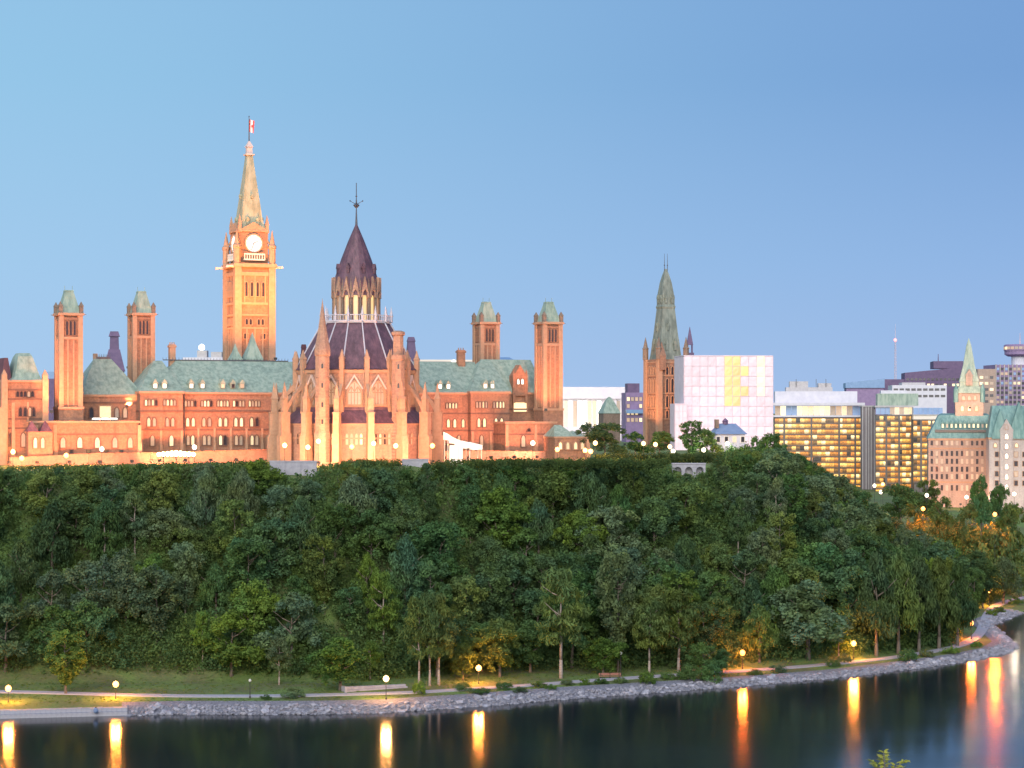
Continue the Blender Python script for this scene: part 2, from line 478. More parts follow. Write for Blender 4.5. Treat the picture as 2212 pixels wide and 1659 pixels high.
def hit(px, py, lift=0.0):
    """where the sight line through a picture point meets the far bank"""
    Y = 340.0
    while Y < 1200:
        x = (px - CXP) / F * Y
        z = CAMZ - (py - HZ) / F * Y
        if shore_s(x, Y)[0] > 0 and z <= tz(x, Y) + lift:
            return Vector((x, Y, tz(x, Y)))
        Y += .5
    return Vector(((px - CXP) / F * 500, 500, 43))

def axis_steps(lo, hi, step, far_lo, far_hi):
    c = list(np.arange(lo, hi + .01, step))
    d = step; p = hi
    while p < far_hi:
        d *= 1.35; p += d; c.append(p)
    d = step; p = lo; pre = []
    while p > far_lo:
        d *= 1.35; p -= d; pre.append(p)
    return np.array(list(reversed(pre)) + c)

def sheet(name, xs, ys, zf, mat, mask=None):
    X, Y = np.meshgrid(xs, ys)
    Z = zf(X.ravel(), Y.ravel())
    v = np.stack([X.ravel(), Y.ravel(), Z], 1)
    nx, ny = len(xs), len(ys)
    i = np.arange(nx * ny).reshape(ny, nx)
    f = np.stack([i[:-1, :-1].ravel(), i[:-1, 1:].ravel(), i[1:, 1:].ravel(), i[1:, :-1].ravel()], 1)
    me = bpy.data.meshes.new(name)
    me.from_pydata(v.tolist(), [], f.tolist())
    me.materials.append(mat)
    me.polygons.foreach_set('use_smooth', [True] * len(me.polygons))
    me.update()
    return link(name, me)

def ground_mat():
    m, nt, b = new_mat('grass_and_soil')
    v = coords(nt)
    n1 = noise_tex(nt, v, .08, 6, .65)
    n2 = noise_tex(nt, v, 1.7, 6, .7)
    g = ramp(nt, [(.3, (.085, .150, .034)), (.55, (.125, .205, .048)), (.75, (.17, .21, .062))]); nt.links.new(n2, g.inputs[0])
    d = ramp(nt, [(.3, (.07, .09, .034)), (.7, (.14, .15, .06))]); nt.links.new(n2, d.inputs[0])
    f = ramp(nt, [(.42, (0, 0, 0)), (.6, (1, 1, 1))]); nt.links.new(n1, f.inputs[0])
    nt.links.new(mixc(nt, f.outputs[0], g.outputs[0], d.outputs[0]), b.inputs['Base Color'])
    b.inputs['Roughness'].default_value = .95
    add_bump(nt, b, n2, .8, .3)
    return m
M['ground'] = ground_mat()
g = sheet('hill_terrain', axis_steps(-160, 200, 2.0, -42000, 42000), axis_steps(368, 640, 2.0, 300, 45000), terrain, M['ground'])
tag(g, 'green bluff rising from the river to a flat hilltop', 'terrain', kind='structure')

def near_z(x, y):
    z = np.interp(y, [-400, 4, 10, 40, 150, 175], [54.3, 54.3, 52.5, 39, 0, -4])
    return z
g = sheet('near_bank', axis_steps(-60, 60, 4, -700, 700), np.linspace(-400, 175, 116), near_z, M['ground'])
tag(g, 'grassy near bank below the viewpoint', 'terrain', kind='structure')

def water_mat():
    m, nt, b = new_mat('river_water')
    b.inputs['Base Color'].default_value = (.010, .015, .022, 1)
    b.inputs['Roughness'].default_value = .10
    b.inputs['IOR'].default_value = 1.40
    t = nt.nodes.new('ShaderNodeTexCoord')
    mp = nt.nodes.new('ShaderNodeMapping'); mp.inputs['Scale'].default_value = (.35, 1.1, 1)
    nt.links.new(t.outputs['Object'], mp.inputs[0])
    n = noise_tex(nt, mp.outputs[0], .55, 4, .55)
    mp2 = nt.nodes.new('ShaderNodeMapping'); mp2.inputs['Scale'].default_value = (.012, .05, 1)
    nt.links.new(t.outputs['Object'], mp2.inputs[0])
    n2 = noise_tex(nt, mp2.outputs[0], 1.0, 3)
    rr = ramp(nt, [(.3, (.11, .11, .11)), (.7, (.17, .17, .17))]); nt.links.new(n2, rr.inputs[0])
    nt.links.new(rr.outputs[0], b.inputs['Roughness'])
    add_bump(nt, b, n, .10, .12)
    return m
M['water'] = water_mat()
xs = np.array([-42000, -3000, -500, 0, 500, 3000, 42000.]); ys = np.array([-3000, 100, 300, 400, 600, 2000, 45000.])
w = sheet('river_water', xs, ys, lambda x, y: np.zeros_like(x), M['water'])
tag(w, 'dark calm river reflecting lamps and dusk sky', 'river', kind='structure')

def hill_pt(px, py, lift=0):
    return hit(px, py, lift)

# footpath: a strip laid on the bank along the water
PATH_PX = [(-60, 1494), (40, 1495.5), (102, 1497), (220, 1501), (338, 1503), (440, 1504.5), (542, 1505), (640, 1503.5), (745, 1501), (850, 1498.5), (946, 1494), (1050, 1487), (1147, 1481), (1238, 1474), (1365, 1465), (1500, 1456.5), (1650, 1447),
           (1754, 1439), (1894, 1426), (1970, 1415), (2034, 1405), (2075, 1395), (2103, 1382), (2120, 1365), (2128, 1345), (2135, 1325), (2150, 1308), (2185, 1297), (2230, 1288)]
PATH = [hit(a, b) for a, b in PATH_PX]
def strip(name, pts, half, mat, lift, thick=.25):
    # resample and smooth
    P = np.array([[p.x, p.y] for p in pts])
    for _ in range(3):
        Q = [P[0]]
        for i in range(len(P) - 1):
            Q += [P[i] * .75 + P[i + 1] * .25, P[i] * .25 + P[i + 1] * .75]
        Q.append(P[-1]); P = np.array(Q)
    T = np.gradient(P, axis=0); T /= np.maximum(np.linalg.norm(T, axis=1, keepdims=True), 1e-6)
    N = np.stack([-T[:, 1], T[:, 0]], 1)
    v = []; f = []
    zc = terrain(P[:, 0], P[:, 1])
    for k, off in enumerate((-half, half)):
        q = P + N * off
        z = np.maximum(terrain(q[:, 0], q[:, 1]), zc) + lift
        v += [(a, b, c) for (a, b), c in zip(q, z)]
    n = len(P)
    v += [(a, b, c - thick) for a, b, c in v]
    for i in range(n - 1):
        f.append((i, i + 1, n + i + 1, n + i))
        f.append((2 * n + i, 2 * n + i + 1, i + 1, i))
        f.append((n + i, n + i + 1, 3 * n + i + 1, 3 * n + i))
    mb = MB(); mb.add(v, f)
    return mb.build(name, mat)
tag(strip('footpath', PATH, 1.35, M['asphalt'], .12), 'grey footpath following the river bank', 'path', kind='structure')

# ------------------------------------------------------------------ parliament group: local frame u (right), v (away), z above the hilltop
TH = R(24.5); CT, ST = math.cos(TH), math.sin(TH)
X0, Y0 = -39.6, 530.0
def Uat(px, v):
    t = (px - CXP) / F
    return (t * (Y0 + v * CT) - X0 + v * ST) / (CT - t * ST)
def depth(u, v):
    return Y0 + u * ST + v * CT
def ZL(py, u, v):
    return CAMZ - PLAT + (HZ - py) * depth(u, v) / F
def wpos(u, v, z=0.0):
    return Vector((X0 + u * CT - v * ST, Y0 + u * ST + v * CT, PLAT + z))

WIN = {}
def win_mesh(w, h, arch, depth_=.35, bw=.22):
    k = (round(w, 2), round(h, 2), arch, depth_, bw)
    if k in WIN: return WIN[k]
    def outline(o):
        a = w / 2 + o
        pts = [(-a, -o), (a, -o)]
        if arch:
            sh = h - w * .8
            pts += [(a, sh), (a * .72, sh + (h - sh + o) * .62), (0, h + o), (-a * .72, sh + (h - sh + o) * .62), (-a, sh)]
        else:
            pts += [(a, h + o), (-a, h + o)]
        return pts
    oi, oo = outline(0), outline(bw)
    n = len(oi); mb = MB()
    vs = [(x, -depth_, z) for x, z in oi] + [(x, -depth_, z) for x, z in oo] + [(x, .1, z) for x, z in oi] + [(x, .1, z) for x, z in oo]
    fs = []
    for i in range(n):
        j = (i + 1) % n
        fs += [(i, n + i, n + j, j), (n + i, 3 * n + i, 3 * n + j, n + j), (i, j, 2 * n + j, 2 * n + i)]
    mb.add(vs, fs)
    pb = MB()
    pb.add([(x, -.06, z) for x, z in oi], [tuple(range(n))])
    WIN[k] = (mb, pb, {})
    return WIN[k]

def window(parent, u, v, z, w, h, pane, arch=True, ang=0.0, name='window', frame='stone_dress', depth_=.35, bw=.22, deep=False):
    mb, pb, cache = win_mesh(w, h, arch, depth_, bw)
    if ('f', frame) not in cache: cache[('f', frame)] = mb.mesh('window', M[frame])
    if ('p', pane) not in cache: cache[('p', pane)] = pb.mesh('pane', M[pane])
    if deep:      # already a sub-part: one mesh with both materials
        key = ('b', frame, pane)
        if key not in cache:
            q = MB(); q.add(mb.v, mb.f, 0); q.add(pb.v, pb.f, 1)
            cache[key] = q.mesh('window', [M[frame], M[pane]])
        return link(name, cache[key], parent, (u, v, z), (0, 0, ang))
    o = link(name, cache[('f', frame)], parent, (u, v, z), (0, 0, ang))
    link('pane', cache[('p', pane)], o)
    return o

def pick(*opts):
    return rng.choice(opts)

par = thing('parliament_building', 'long brown sandstone parliament building with green copper roofs and four slender square towers', 'building', (X0, Y0, PLAT), TH)

def block(name, px0, px1, v0, v1, ytop, parent=par, mat='stone', base=-1.0, bands=(), over=.0):
    """a wall block whose front edge spans two picture columns"""
    u0, u1 = Uat(px0, v0), Uat(px1, v0)
    um = (u0 + u1) / 2
    z = ZL(ytop, um, v0)
    mb = MB(); mb.box(u0, u1, v0, v1, base, z)
    # cornice, plinth and string courses stand proud of the wall
    mb.box(u0 - .35, u1 + .35, v0 - .35, v1 + .35, z + .002, z + .55, 1)
    mb.box(u0 - .25, u1 + .25, v0 - .25, v0 - .002, base, .8, 1)
    for yb in bands:
        zb = ZL(yb, um, v0)
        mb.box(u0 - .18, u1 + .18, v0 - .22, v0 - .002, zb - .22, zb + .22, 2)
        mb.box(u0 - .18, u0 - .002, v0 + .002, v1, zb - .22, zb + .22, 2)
    o = mb.build(name, [M[mat], M['stone_dress'], M['shade_trim']], parent)
    return u0, u1, z + .55, o

def wins(px_list, v, ytop, ybot, w, pane_opts, parent=par, arch=True, **kw):
    for px in px_list:
        u = Uat(px, v)
        zt, zb = ZL(ytop, u, v), ZL(ybot, u, v)
        window(parent, u, v, zb, w, zt - zb, pick(*pane_opts), arch, **{'frame': 'shade_trim', 'bw': .2, **kw})

def buttress(px, v, ytop, wd=.9, dp=.8, parent=par):
    u = Uat(px, v); z = ZL(ytop, u, v)
    mb = MB()
    mb.box(u - wd / 2, u + wd / 2, v - dp, v - .003, -1, z * .55)
    mb.box(u - wd * .4, u + wd * .4, v - dp * .6, v - .003, z * .55, z)
    mb.build('buttress', M['stone_dress'], parent)

# --- far-left corner pavilion with its bell-shaped copper roof
u0, u1, z, o = block('pavilion_wall', 6, 100, 20, 34, 826, bands=(842, 862, 905, 925))
um = (u0 + u1) / 2
mb = MB()
w = u1 - u0
zt = ZL(762, um, 22)
ra, rb = Uat(27, 22), Uat(88, 22)
prev = (ra - .6, rb + .6, 20.4, 33.6); zp = z
for f, s in ((.10, .93), (.30, .80), (.62, .64), (.88, .50), (1.0, .36)):
    c = (ra + rb) / 2; hw = (rb - ra) / 2 * s; hd = 6.6 * s
    cur = (c - hw, c + hw, 27 - hd, 27 + hd); zn = z + (zt - z) * f
    mb.frus(prev, zp, cur, zn); prev, zp = cur, zn
mb.build('pavilion_roof', M['copper'], par)
mb = MB()
q0, q1 = Uat(4, 24), Uat(26, 24)
mb.frus((q0, q1, 24, 32), z, (q0 + .8, q1 - .8, 25, 31), ZL(773, um, 24))
mb.build('rear_roof', M['dark_red'], par)
for px in (9, 97):
    u = Uat(px, 20); mb = MB()
    mb.cfrus(u, 20, 1.5, -1, 1.5, z + .2); mb.cfrus(u, 20, 1.3, z + .2, 1.3, z + 1.3); mb.cfrus(u, 20, 1.3, z + 1.3, .2, z + 2.6)
    mb.build('corner_turret', M['stone_dress'], par)
wins([38, 46, 54, 62, 70], 20, 845, 857, .75, ['pane_dark', 'pane_dark', 'pane_dim'])
wins([44, 54, 64, 72], 20, 880, 899, .8, ['pane_dark', 'pane_dim'])
wins([22, 50, 84], 20, 935, 965, 1.0, ['pane_dim', 'pane_warm', 'pane_dark'])
buttress(28, 20, 870); buttress(60, 20, 868, .6, .5); buttress(4, 20, 880, 1.6, 1.4)
# extra wall running out of the picture on the left
block('wing_wall', -70, 3, 24, 34, 850, bands=(890,))

# --- low range in front on the left
u0, u1, z, o = block('low_range', 66, 300, 17, 29.5, 914, bands=(938,))
wins([136, 172, 210, 248, 281], 17, 944, 967, 1.25, ['pane_dim', 'pane_warm', 'pane_dim'])
wins([154, 191, 230, 262], 17, 972, 979, .8, ['pane_dark'], arch=False)
for px in (78, 96, 118, 300): buttress(px, 17, 918, 1.1, 1.0)
for px in (209, 228, 246):
    u = Uat(px, 21); mb = MB(); mb.box(u - .9, u + .9, 20, 23, z, z + .35); sk = mb.build('skylight', M['frame_dk'], par)
    mb = MB(); mb.frus((u - .85, u + .85, 20.05, 22.95), z + .35, (u - .6, u + .6, 20.5, 22.5), z + .75); mb.build('glazing', M['pane_white'], sk)
# porch with two little dark gables
u = Uat(84, 15.5); mb = MB(); mb.box(u - 3.0, u + 3.0, 13.6, 16.6, -1, 8.2); mb.build('porch', M['stone'], par)
for du in (-1.9, 1.4):
    mb = MB(); mb.hip(u + du - 1.5, u + du + 1.5, 13.4, 16.8, 8.2, u + du - .1, u + du + .1, 15.0, 10.8); mb.build('porch_roof', M['slate'], par)
wins([76, 92], 13.6, 945, 968, .9, ['pane_warm'])

# --- recessed bay with hipped roof behind the low range
u0, u1, z, o = block('bay_wall', 178, 302, 30, 46, 857, bands=(870,))
zt = ZL(775, (u0 + u1) / 2, 38)
mb = MB(); mb.hip(u0 - .4, u1 + 1, 29.6, 46.4, z, Uat(203, 38), Uat(240, 38), 38, zt); mb.build('hip_roof', M['copper'], par)
mb = MB(); a, b = Uat(208, 38), Uat(238, 38); mb.box(a, b, 37.85, 38.15, zt, zt + .5)
for k in range(9): mb.cfrus(a + (b - a) * k / 8, 38, .16, zt + .5, .03, zt + 1.3)
mb.build('roof_cresting', M['iron'], par)
uu = Uat(227, 30); window(par, uu, 30, ZL(902, uu, 30), 2.9, 2.9, 'pane_warm', False, frame='stone_dress')
wins([197, 252, 270], 30, 880, 902, 1.0, ['pane_dim', 'pane_dark'])
mb = MB(); a = Uat(232, 31); mb.box(a - .5, a + .5, 44, 45, z + 3, zt + 1.5); mb.build('chimney', M['stone_dress'], par)

# --- left pavilion and long left wing
def roof_light(px, py, v, lit='pane_white'):
    u = Uat(px, v); zz = ZL(py + 5, u, v)
    mb = MB(); mb.box(u - .62, u + .62, v - .2, v + 2.6, zz, zz + 1.25)
    mb.prism_y([(u - .8, zz + 1.25), (u + .8, zz + 1.25), (u, zz + 2.5)], v - .35, v + 2.8)
    d = mb.build('dormer', M['copper'], par)
    mb = MB(); mb.add([(u - .42, v - .26, zz + .12), (u + .42, v - .26, zz + .12), (u + .42, v - .26, zz + 1.15), (u - .42, v - .26, zz + 1.15)], [(0, 1, 2, 3)])
    mb.build('dormer_pane', M[lit], d)

# wing first (behind), then the pavilion a step forward of it
u0, u1, z, o = block('wing_wall', 392, 640, 28, 50, 852, bands=(888, 928))
ze = z
zr = ZL(780, Uat(500, 39), 39)
mb = MB(); mb.hip(Uat(332, 28), u1 + 3, 27.6, 50.4, z, Uat(380, 39), u1 + 3, 39, zr); mb.build('long_roof', M['copper'], par)
mb = MB()
a, b = Uat(352, 39), Uat(622, 39)
mb.box(a, b, 38.85, 39.15, zr, zr + .25)
n = 40
for k in range(n + 1): mb.cfrus(a + (b - a) * k / n, 39, .12, zr + .25, .03, zr + .85)
mb.build('roof_cresting', M['iron'], par)
v0p, v1p = Uat(303, 26), Uat(395, 26)
u0, u1, z, o = block('pavilion_wall', 303, 395, 26, 48, 850, bands=(888, 928))
mb = MB(); mb.hip(u0 - .4, u1 + .4, 25.6, 48.4, z, Uat(334, 36), Uat(352, 36), 37, ZL(779, Uat(345, 36), 36)); mb.build('hip_roof', M['copper'], par)
for c in (326, 366): wins([c - 11, c - 4, c + 4, c + 11], 26, 863, 876, .62, ['pane_warm', 'pane_dim', 'pane_warm', 'pane_dark'], bw=.15)
for c in (327, 367): wins([c - 6, c + 6], 26, 902, 921, .85, ['pane_warm', 'pane_warm', 'pane_dim'])
wins([329, 370], 26, 940, 963, 1.05, ['pane_dim', 'pane_warm'])
for px in (306, 347, 392): buttress(px, 26, 930, .8, .6)
for px in (335, 355): roof_light(px, 834, 26.6)
for c in (411, 446, 481, 515, 549):
    wins([c - 10, c - 3.5, c + 3.5, c + 10], 28, 865, 878, .6, ['pane_dim', 'pane_dark', 'pane_warm', 'pane_dim'], bw=.15)
    wins([c - 6, c + 6], 28, 902, 921, .85, ['pane_warm', 'pane_dim', 'pane_dark', 'pane_warm'])
    wins([c - 5, c + 5], 28, 940, 961, .85, ['pane_dim', 'pane_dark', 'pane_dim', 'pane_warm'])
for px in (397, 428, 463, 498, 532, 566): buttress(px, 28, 925, .7, .5)
for px, l in ((413, 'pane_white'), (437, 'pane_white'), (481, 'pane_warm'), (503, 'pane_dark'), (523, 'pane_dim')): roof_light(px, 834, 28.7, l)
# drainpipe at the step
u = Uat(396, 27.8); mb = MB(); mb.tube((u + .2, 27.7, 0), (u + .2, 27.7, ze), .16); mb.build('drainpipe', M['iron'], par)

def chimney(px0, px1, v, ytop, ybot, mat='stone_dress'):
    u0, u1 = Uat(px0, v), Uat(px1, v); um = (u0 + u1) / 2
    za, zb = ZL(ybot, um, v), ZL(ytop, um, v)
    mb = MB(); mb.box(u0, u1, v - .7, v + .7, za, zb - .8); mb.box(u0 - .2, u1 + .2, v - .9, v + .9, zb - .8, zb - .3); mb.box(u0, u1, v - .7, v + .7, zb - .3, zb)
    for k in range(3): mb.lathe([(.16, zb), (.14, zb + .6)], 6, u0 + (k + .5) * (u1 - u0) / 3, v)
    mb.build('chimney', M[mat], par)
chimney(365, 378, 40, 744, 800)
chimney(988, 1003, 38, 756, 812, 'stone')

# --- right wing, right pavilion, gabled bay, low range on the right
u0, u1, z, o = block('wing_wall', 905, 1018, 28, 50, 852, bands=(893, 930))
zr = ZL(782, Uat(980, 39), 39)
mb = MB(); mb.hip(u0 - 3, Uat(1034, 28), 27.6, 50.4, z, u0 - 3, Uat(1026, 39), 39, zr); mb.build('long_roof', M['copper'], par)
u0, u1, z, o = block('pavilion_wall', 1017, 1100, 26, 48, 850, bands=(893, 930))
mb = MB(); mb.hip(u0 - .4, u1 + .4, 25.6, 48.4, z, Uat(1040, 36), Uat(1062, 36), 37, ZL(779, Uat(1050, 36), 36)); mb.build('hip_roof', M['copper'], par)
for c in (975,):
    wins([c - 10, c - 3.5, c + 3.5, c + 10], 28, 870, 882, .6, ['pane_dim', 'pane_warm'], bw=.15)
    wins([c - 7, c + 7], 28, 905, 923, .85, ['pane_warm'])
    wins([c - 16, c + 16], 28, 940, 962, .9, ['pane_dim'])
wins([1000], 28, 905, 923, .85, ['pane_warm'])
for c in (1040, 1077):
    wins([c - 10, c - 3.5, c + 3.5, c + 10], 26, 867, 881, .6, ['pane_dim', 'pane_warm'], bw=.15)
    wins([c - 6, c + 6], 26, 903, 922, .85, ['pane_warm'])
    wins([c], 26, 940, 963, 1.0, ['pane_dim'])
for px in (1020, 1059, 1097): buttress(px, 26, 932, .8, .6)
for px in (950, 968): roof_light(px, 835, 28.7)
for px in (1048, 1063): roof_light(px, 834, 26.6)
u0, u1, z, o = block('bay_wall', 1098, 1176, 31, 47, 852, bands=(884,))
zt = ZL(777, (u0 + u1) / 2, 39)
mb = MB(); mb.hip(u0 - 6, u1 + .4, 30.6, 47.4, z, u0 - 5, Uat(1146, 39), 39, zt); mb.build('hip_roof', M['copper'], par)
# stone gable dormer
a, b = Uat(1110, 30.4), Uat(1137, 30.4); za = ZL(855, a, 30.4); zb = ZL(812, a, 30.4); zc = ZL(788, a, 30.4)
mb = MB(); mb.prism_y([(a, za), (b, za), (b, zb), ((a + b) / 2, zc), (a, zb)], 30.3, 33.5)
for x in (a, b): mb.cfrus(x, 30.5, .7, za - 2, .6, zb + .3); mb.cfrus(x, 30.5, .6, zb + .3, .05, zb + 1.8)
mb.build('gable', M['stone'], par)
wins([1119, 1128], 30.3, 818, 830, .8, ['pane_white'], bw=.14)
uu = Uat(1123, 31); window(par, uu, 31, ZL(889, uu, 31), 4.0, 2.5, 'pane_warm', False)
u0, u1, z, o = block('low_range', 1092, 1200, 18, 30.5, 915, bands=(938,))
wins([1130, 1181], 18, 940, 965, 1.25, ['pane_dim', 'pane_warm'])
wins([1142], 18, 925, 932, .9, ['pane_dark'])
for px in (1094, 1156, 1198): buttress(px, 18, 918, 1.0, .8)

# --- the four slender ventilation towers
def vent_tower(px, v, ytop, yroof, ybase, z0):
    u = Uat(px, v); zt = ZL(ytop, u, v); zr = ZL(yroof, u, v); zb = ZL(ybase, u, v)
    w = 5.0; h = w / 2
    mb = MB()
    mb.box(u - h, u + h, v - h, v + h, z0, zr)
    for sx in (-1, 1):
        for sy in (-1, 1):
            mb.cfrus(u + sx * (h - .1), v + sy * (h - .1), 1.15, z0, 1.15, zr - .4, 1)
    for k in range(4):          # upright strips between the corner piers
        M_ = Matrix.Translation((u, v, 0)) @ Matrix.Rotation(k * PI / 2, 4, 'Z')
        st = len(mb.v)
        for x in (-.72, .72):
            mb.box(x - .17, x + .17, -h - .28, -h - .002, zb + .6, zr - 6.2, 1)
        mb.box(-h + .4, h - .4, -h - .26, -h - .004, zr - 6.4, zr - 5.7, 1)
        mb.box(-h + .4, h - .4, -h - .22, -h - .004, zr - 1.5, zr - .9, 0)
        mb.xform(M_, st)
    mb.box(u - h - .75, u + h + .75, v - h - .75, v + h + .75, zb - .35, zb + .25, 1)
    mb.box(u - h - .55, u + h + .55, v - h - .55, v + h + .55, z0, zb - .35, 0)
    mb.box(u - h - .75, u + h + .75, v - h - .75, v + h + .75, zr - .4, zr + .25, 1)
    o = mb.build('tower', [M['stone'], M['stone_dress']], par)
    o['label'] = 'slender square stone tower with steep copper cap'
    for ang, off in ((0, (0, -1)), (-PI / 2, (-1, 0)), (PI / 2, (1, 0)), (PI, (0, 1))):
        for t in (-.95, 0, .95):
            x = u + off[0] * h + (t if off[0] == 0 else 0); y = v + off[1] * h + (t if off[1] == 0 else 0)
            window(o, x, y, zr - 5.3, .55, 3.6, 'pane_dark', True, ang, 'louvre_opening', 'stone', .26, .14, True)
    mb = MB(); mb.cfrus(u, v, w - .1, zr + .25, w - .5, zr + 1.2); mb.cfrus(u, v, w - .5, zr + 1.2, 2.1, zt - .4); mb.cfrus(u, v, 2.3, zt - .4, 2.0, zt)
    for sx in (-1, 1):
        mb.tube((u + sx * .95, v, zt), (u + sx * .95, v, zt + 1.1), .06)
    mb.build('roof', M['copper'], o)
    for sx in (-1, 1):
        for sy in (-1, 1):
            mb = MB(); x, y = u + sx * (h + .1), v + sy * (h + .1)
            mb.cfrus(x, y, .95, zr + .25, .95, zr + 1.9); mb.cfrus(x, y, 1.15, zr + 1.9, .9, zr + 2.3); mb.cfrus(x, y, .8, zr + 2.3, .1, zr + 3.1)
            mb.tube((x, y, zr - .2), (x + sx * 1.2, y + sy * .4, zr - .1), .16, .08)
            mb.build('pinnacle', M['stone_dark'], o)
vent_tower(148, 24, 627, 679, 881, -1)
vent_tower(305, 42, 629, 679, 872, 8)
vent_tower(1050, 44, 652, 698, 880, 8)
vent_tower(1185, 24, 652, 698, 884, -1)

# copper ventilators on the ridge beside the clock tower
for px, yb, yt, hw in ((508, 782, 742, 12), (545, 782, 718, 18)):
    v = 44; u = Uat(px, v); k = depth(u, v) / F
    z0, z1 = ZL(yb, u, v), ZL(yt, u, v)
    mb = MB(); mb.cfrus(u, v, hw * 2 * k, z0 - 2, hw * 2 * k, z0 + .6); mb.cfrus(u, v, hw * 2 * k + .4, z0 + .6, hw * .9 * k, z0 + (z1 - z0) * .55); mb.cfrus(u, v, hw * .9 * k, z0 + (z1 - z0) * .55, .1, z1)
    mb.build('ventilator', M['copper'], par)

# ------------------------------------------------------------------ clock tower
cu, cv = Uat(538, 85), 85.0
ck = depth(cu, cv) / F
def CZ(py): return 13.0 + (HZ - py) * ck
clk = thing('clock_tower', 'tall floodlit golden clock tower with steep pale copper spire and flag on top', 'tower', wpos(cu, cv), TH)
mb = MB(); hw = 5.3
mb.box(-hw, hw, -hw, hw, -1, CZ(580))
for sx in (-1, 1):
    for sy in (-1, 1):
        mb.cfrus(sx * (hw - .2), sy * (hw - .2), 2.1, -1, 2.0, CZ(572), 1)
for k in range(4):
    st = len(mb.v)
    mb.box(-hw + 1, hw - 1, -hw - .3, -hw - .004, CZ(598), CZ(590), 1)
    mb.box(-hw + 1, hw - 1, -hw - .3, -hw - .004, CZ(660), CZ(655), 1)
    mb.box(-hw + 1, hw - 1, -hw - .3, -hw - .004, CZ(684), CZ(680), 1)
    mb.box(-hw + 1, hw - 1, -hw - .3, -hw - .004, CZ(712), CZ(708), 1)
    for x in (-3.2, -.1, 3.0): mb.box(x, x + .35, -hw - .26, -hw - .004, CZ(655), CZ(598), 1)
    for x in (-2.6, -.17, 2.2): mb.box(x, x + .4, -hw - .4, -hw - .004, CZ(800), CZ(712), 1)
    mb.xform(Matrix.Rotation(k * PI / 2, 4, 'Z'), st)
mb.box(-hw - 1.1, hw + 1.1, -hw - 1.1, hw + 1.1, CZ(580), CZ(572), 1)
mb.build('shaft', [M['stone'], M['stone_dress']], clk)
for ang, (ox, oy) in ((0, (0, -1)), (-PI / 2, (-1, 0)), (PI / 2, (1, 0)), (PI, (0, 1))):
    for t in (-2.55, -.85, .85, 2.55):
        x = ox * hw - oy * 0 + (t if ox == 0 else 0); y = oy * hw + (t if oy == 0 else 0)
        window(clk, x, y, CZ(642), .8, CZ(611) - CZ(642), 'pane_dark', True, ang, 'belfry_opening', 'stone_dress', .4, .2)
    for t in (-2.4, -1.2, 1.2, 2.4):
        window(clk, ox * hw + (t if ox == 0 else 0), oy * hw + (t if oy == 0 else 0), CZ(703), .75, CZ(690) - CZ(703), 'pane_dark', True, ang, 'window', 'stone_dress', .35, .18)
    for t in (-2.6, 2.6):
        window(clk, ox * hw + (t if ox == 0 else 0), oy * hw + (t if oy == 0 else 0), CZ(733), 1.3, CZ(722) - CZ(733), 'pane_dark', False, ang, 'window', 'stone_dress', .35, .18)
# gargoyles reaching out from the corners
for sx in (-1, 1):
    for sy in (-1, 1):
        mb = MB(); mb.tube((sx * hw, sy * hw * .97, CZ(578)), (sx * (hw + 2.9), sy * hw * 1.02, CZ(579)), .55, .3); mb.cfrus(sx * (hw + 2.9), sy * hw * 1.02, .7, CZ(579) - .35, .5, CZ(579) + .4)
        mb.build('gargoyle', M['pink_stone'], clk)
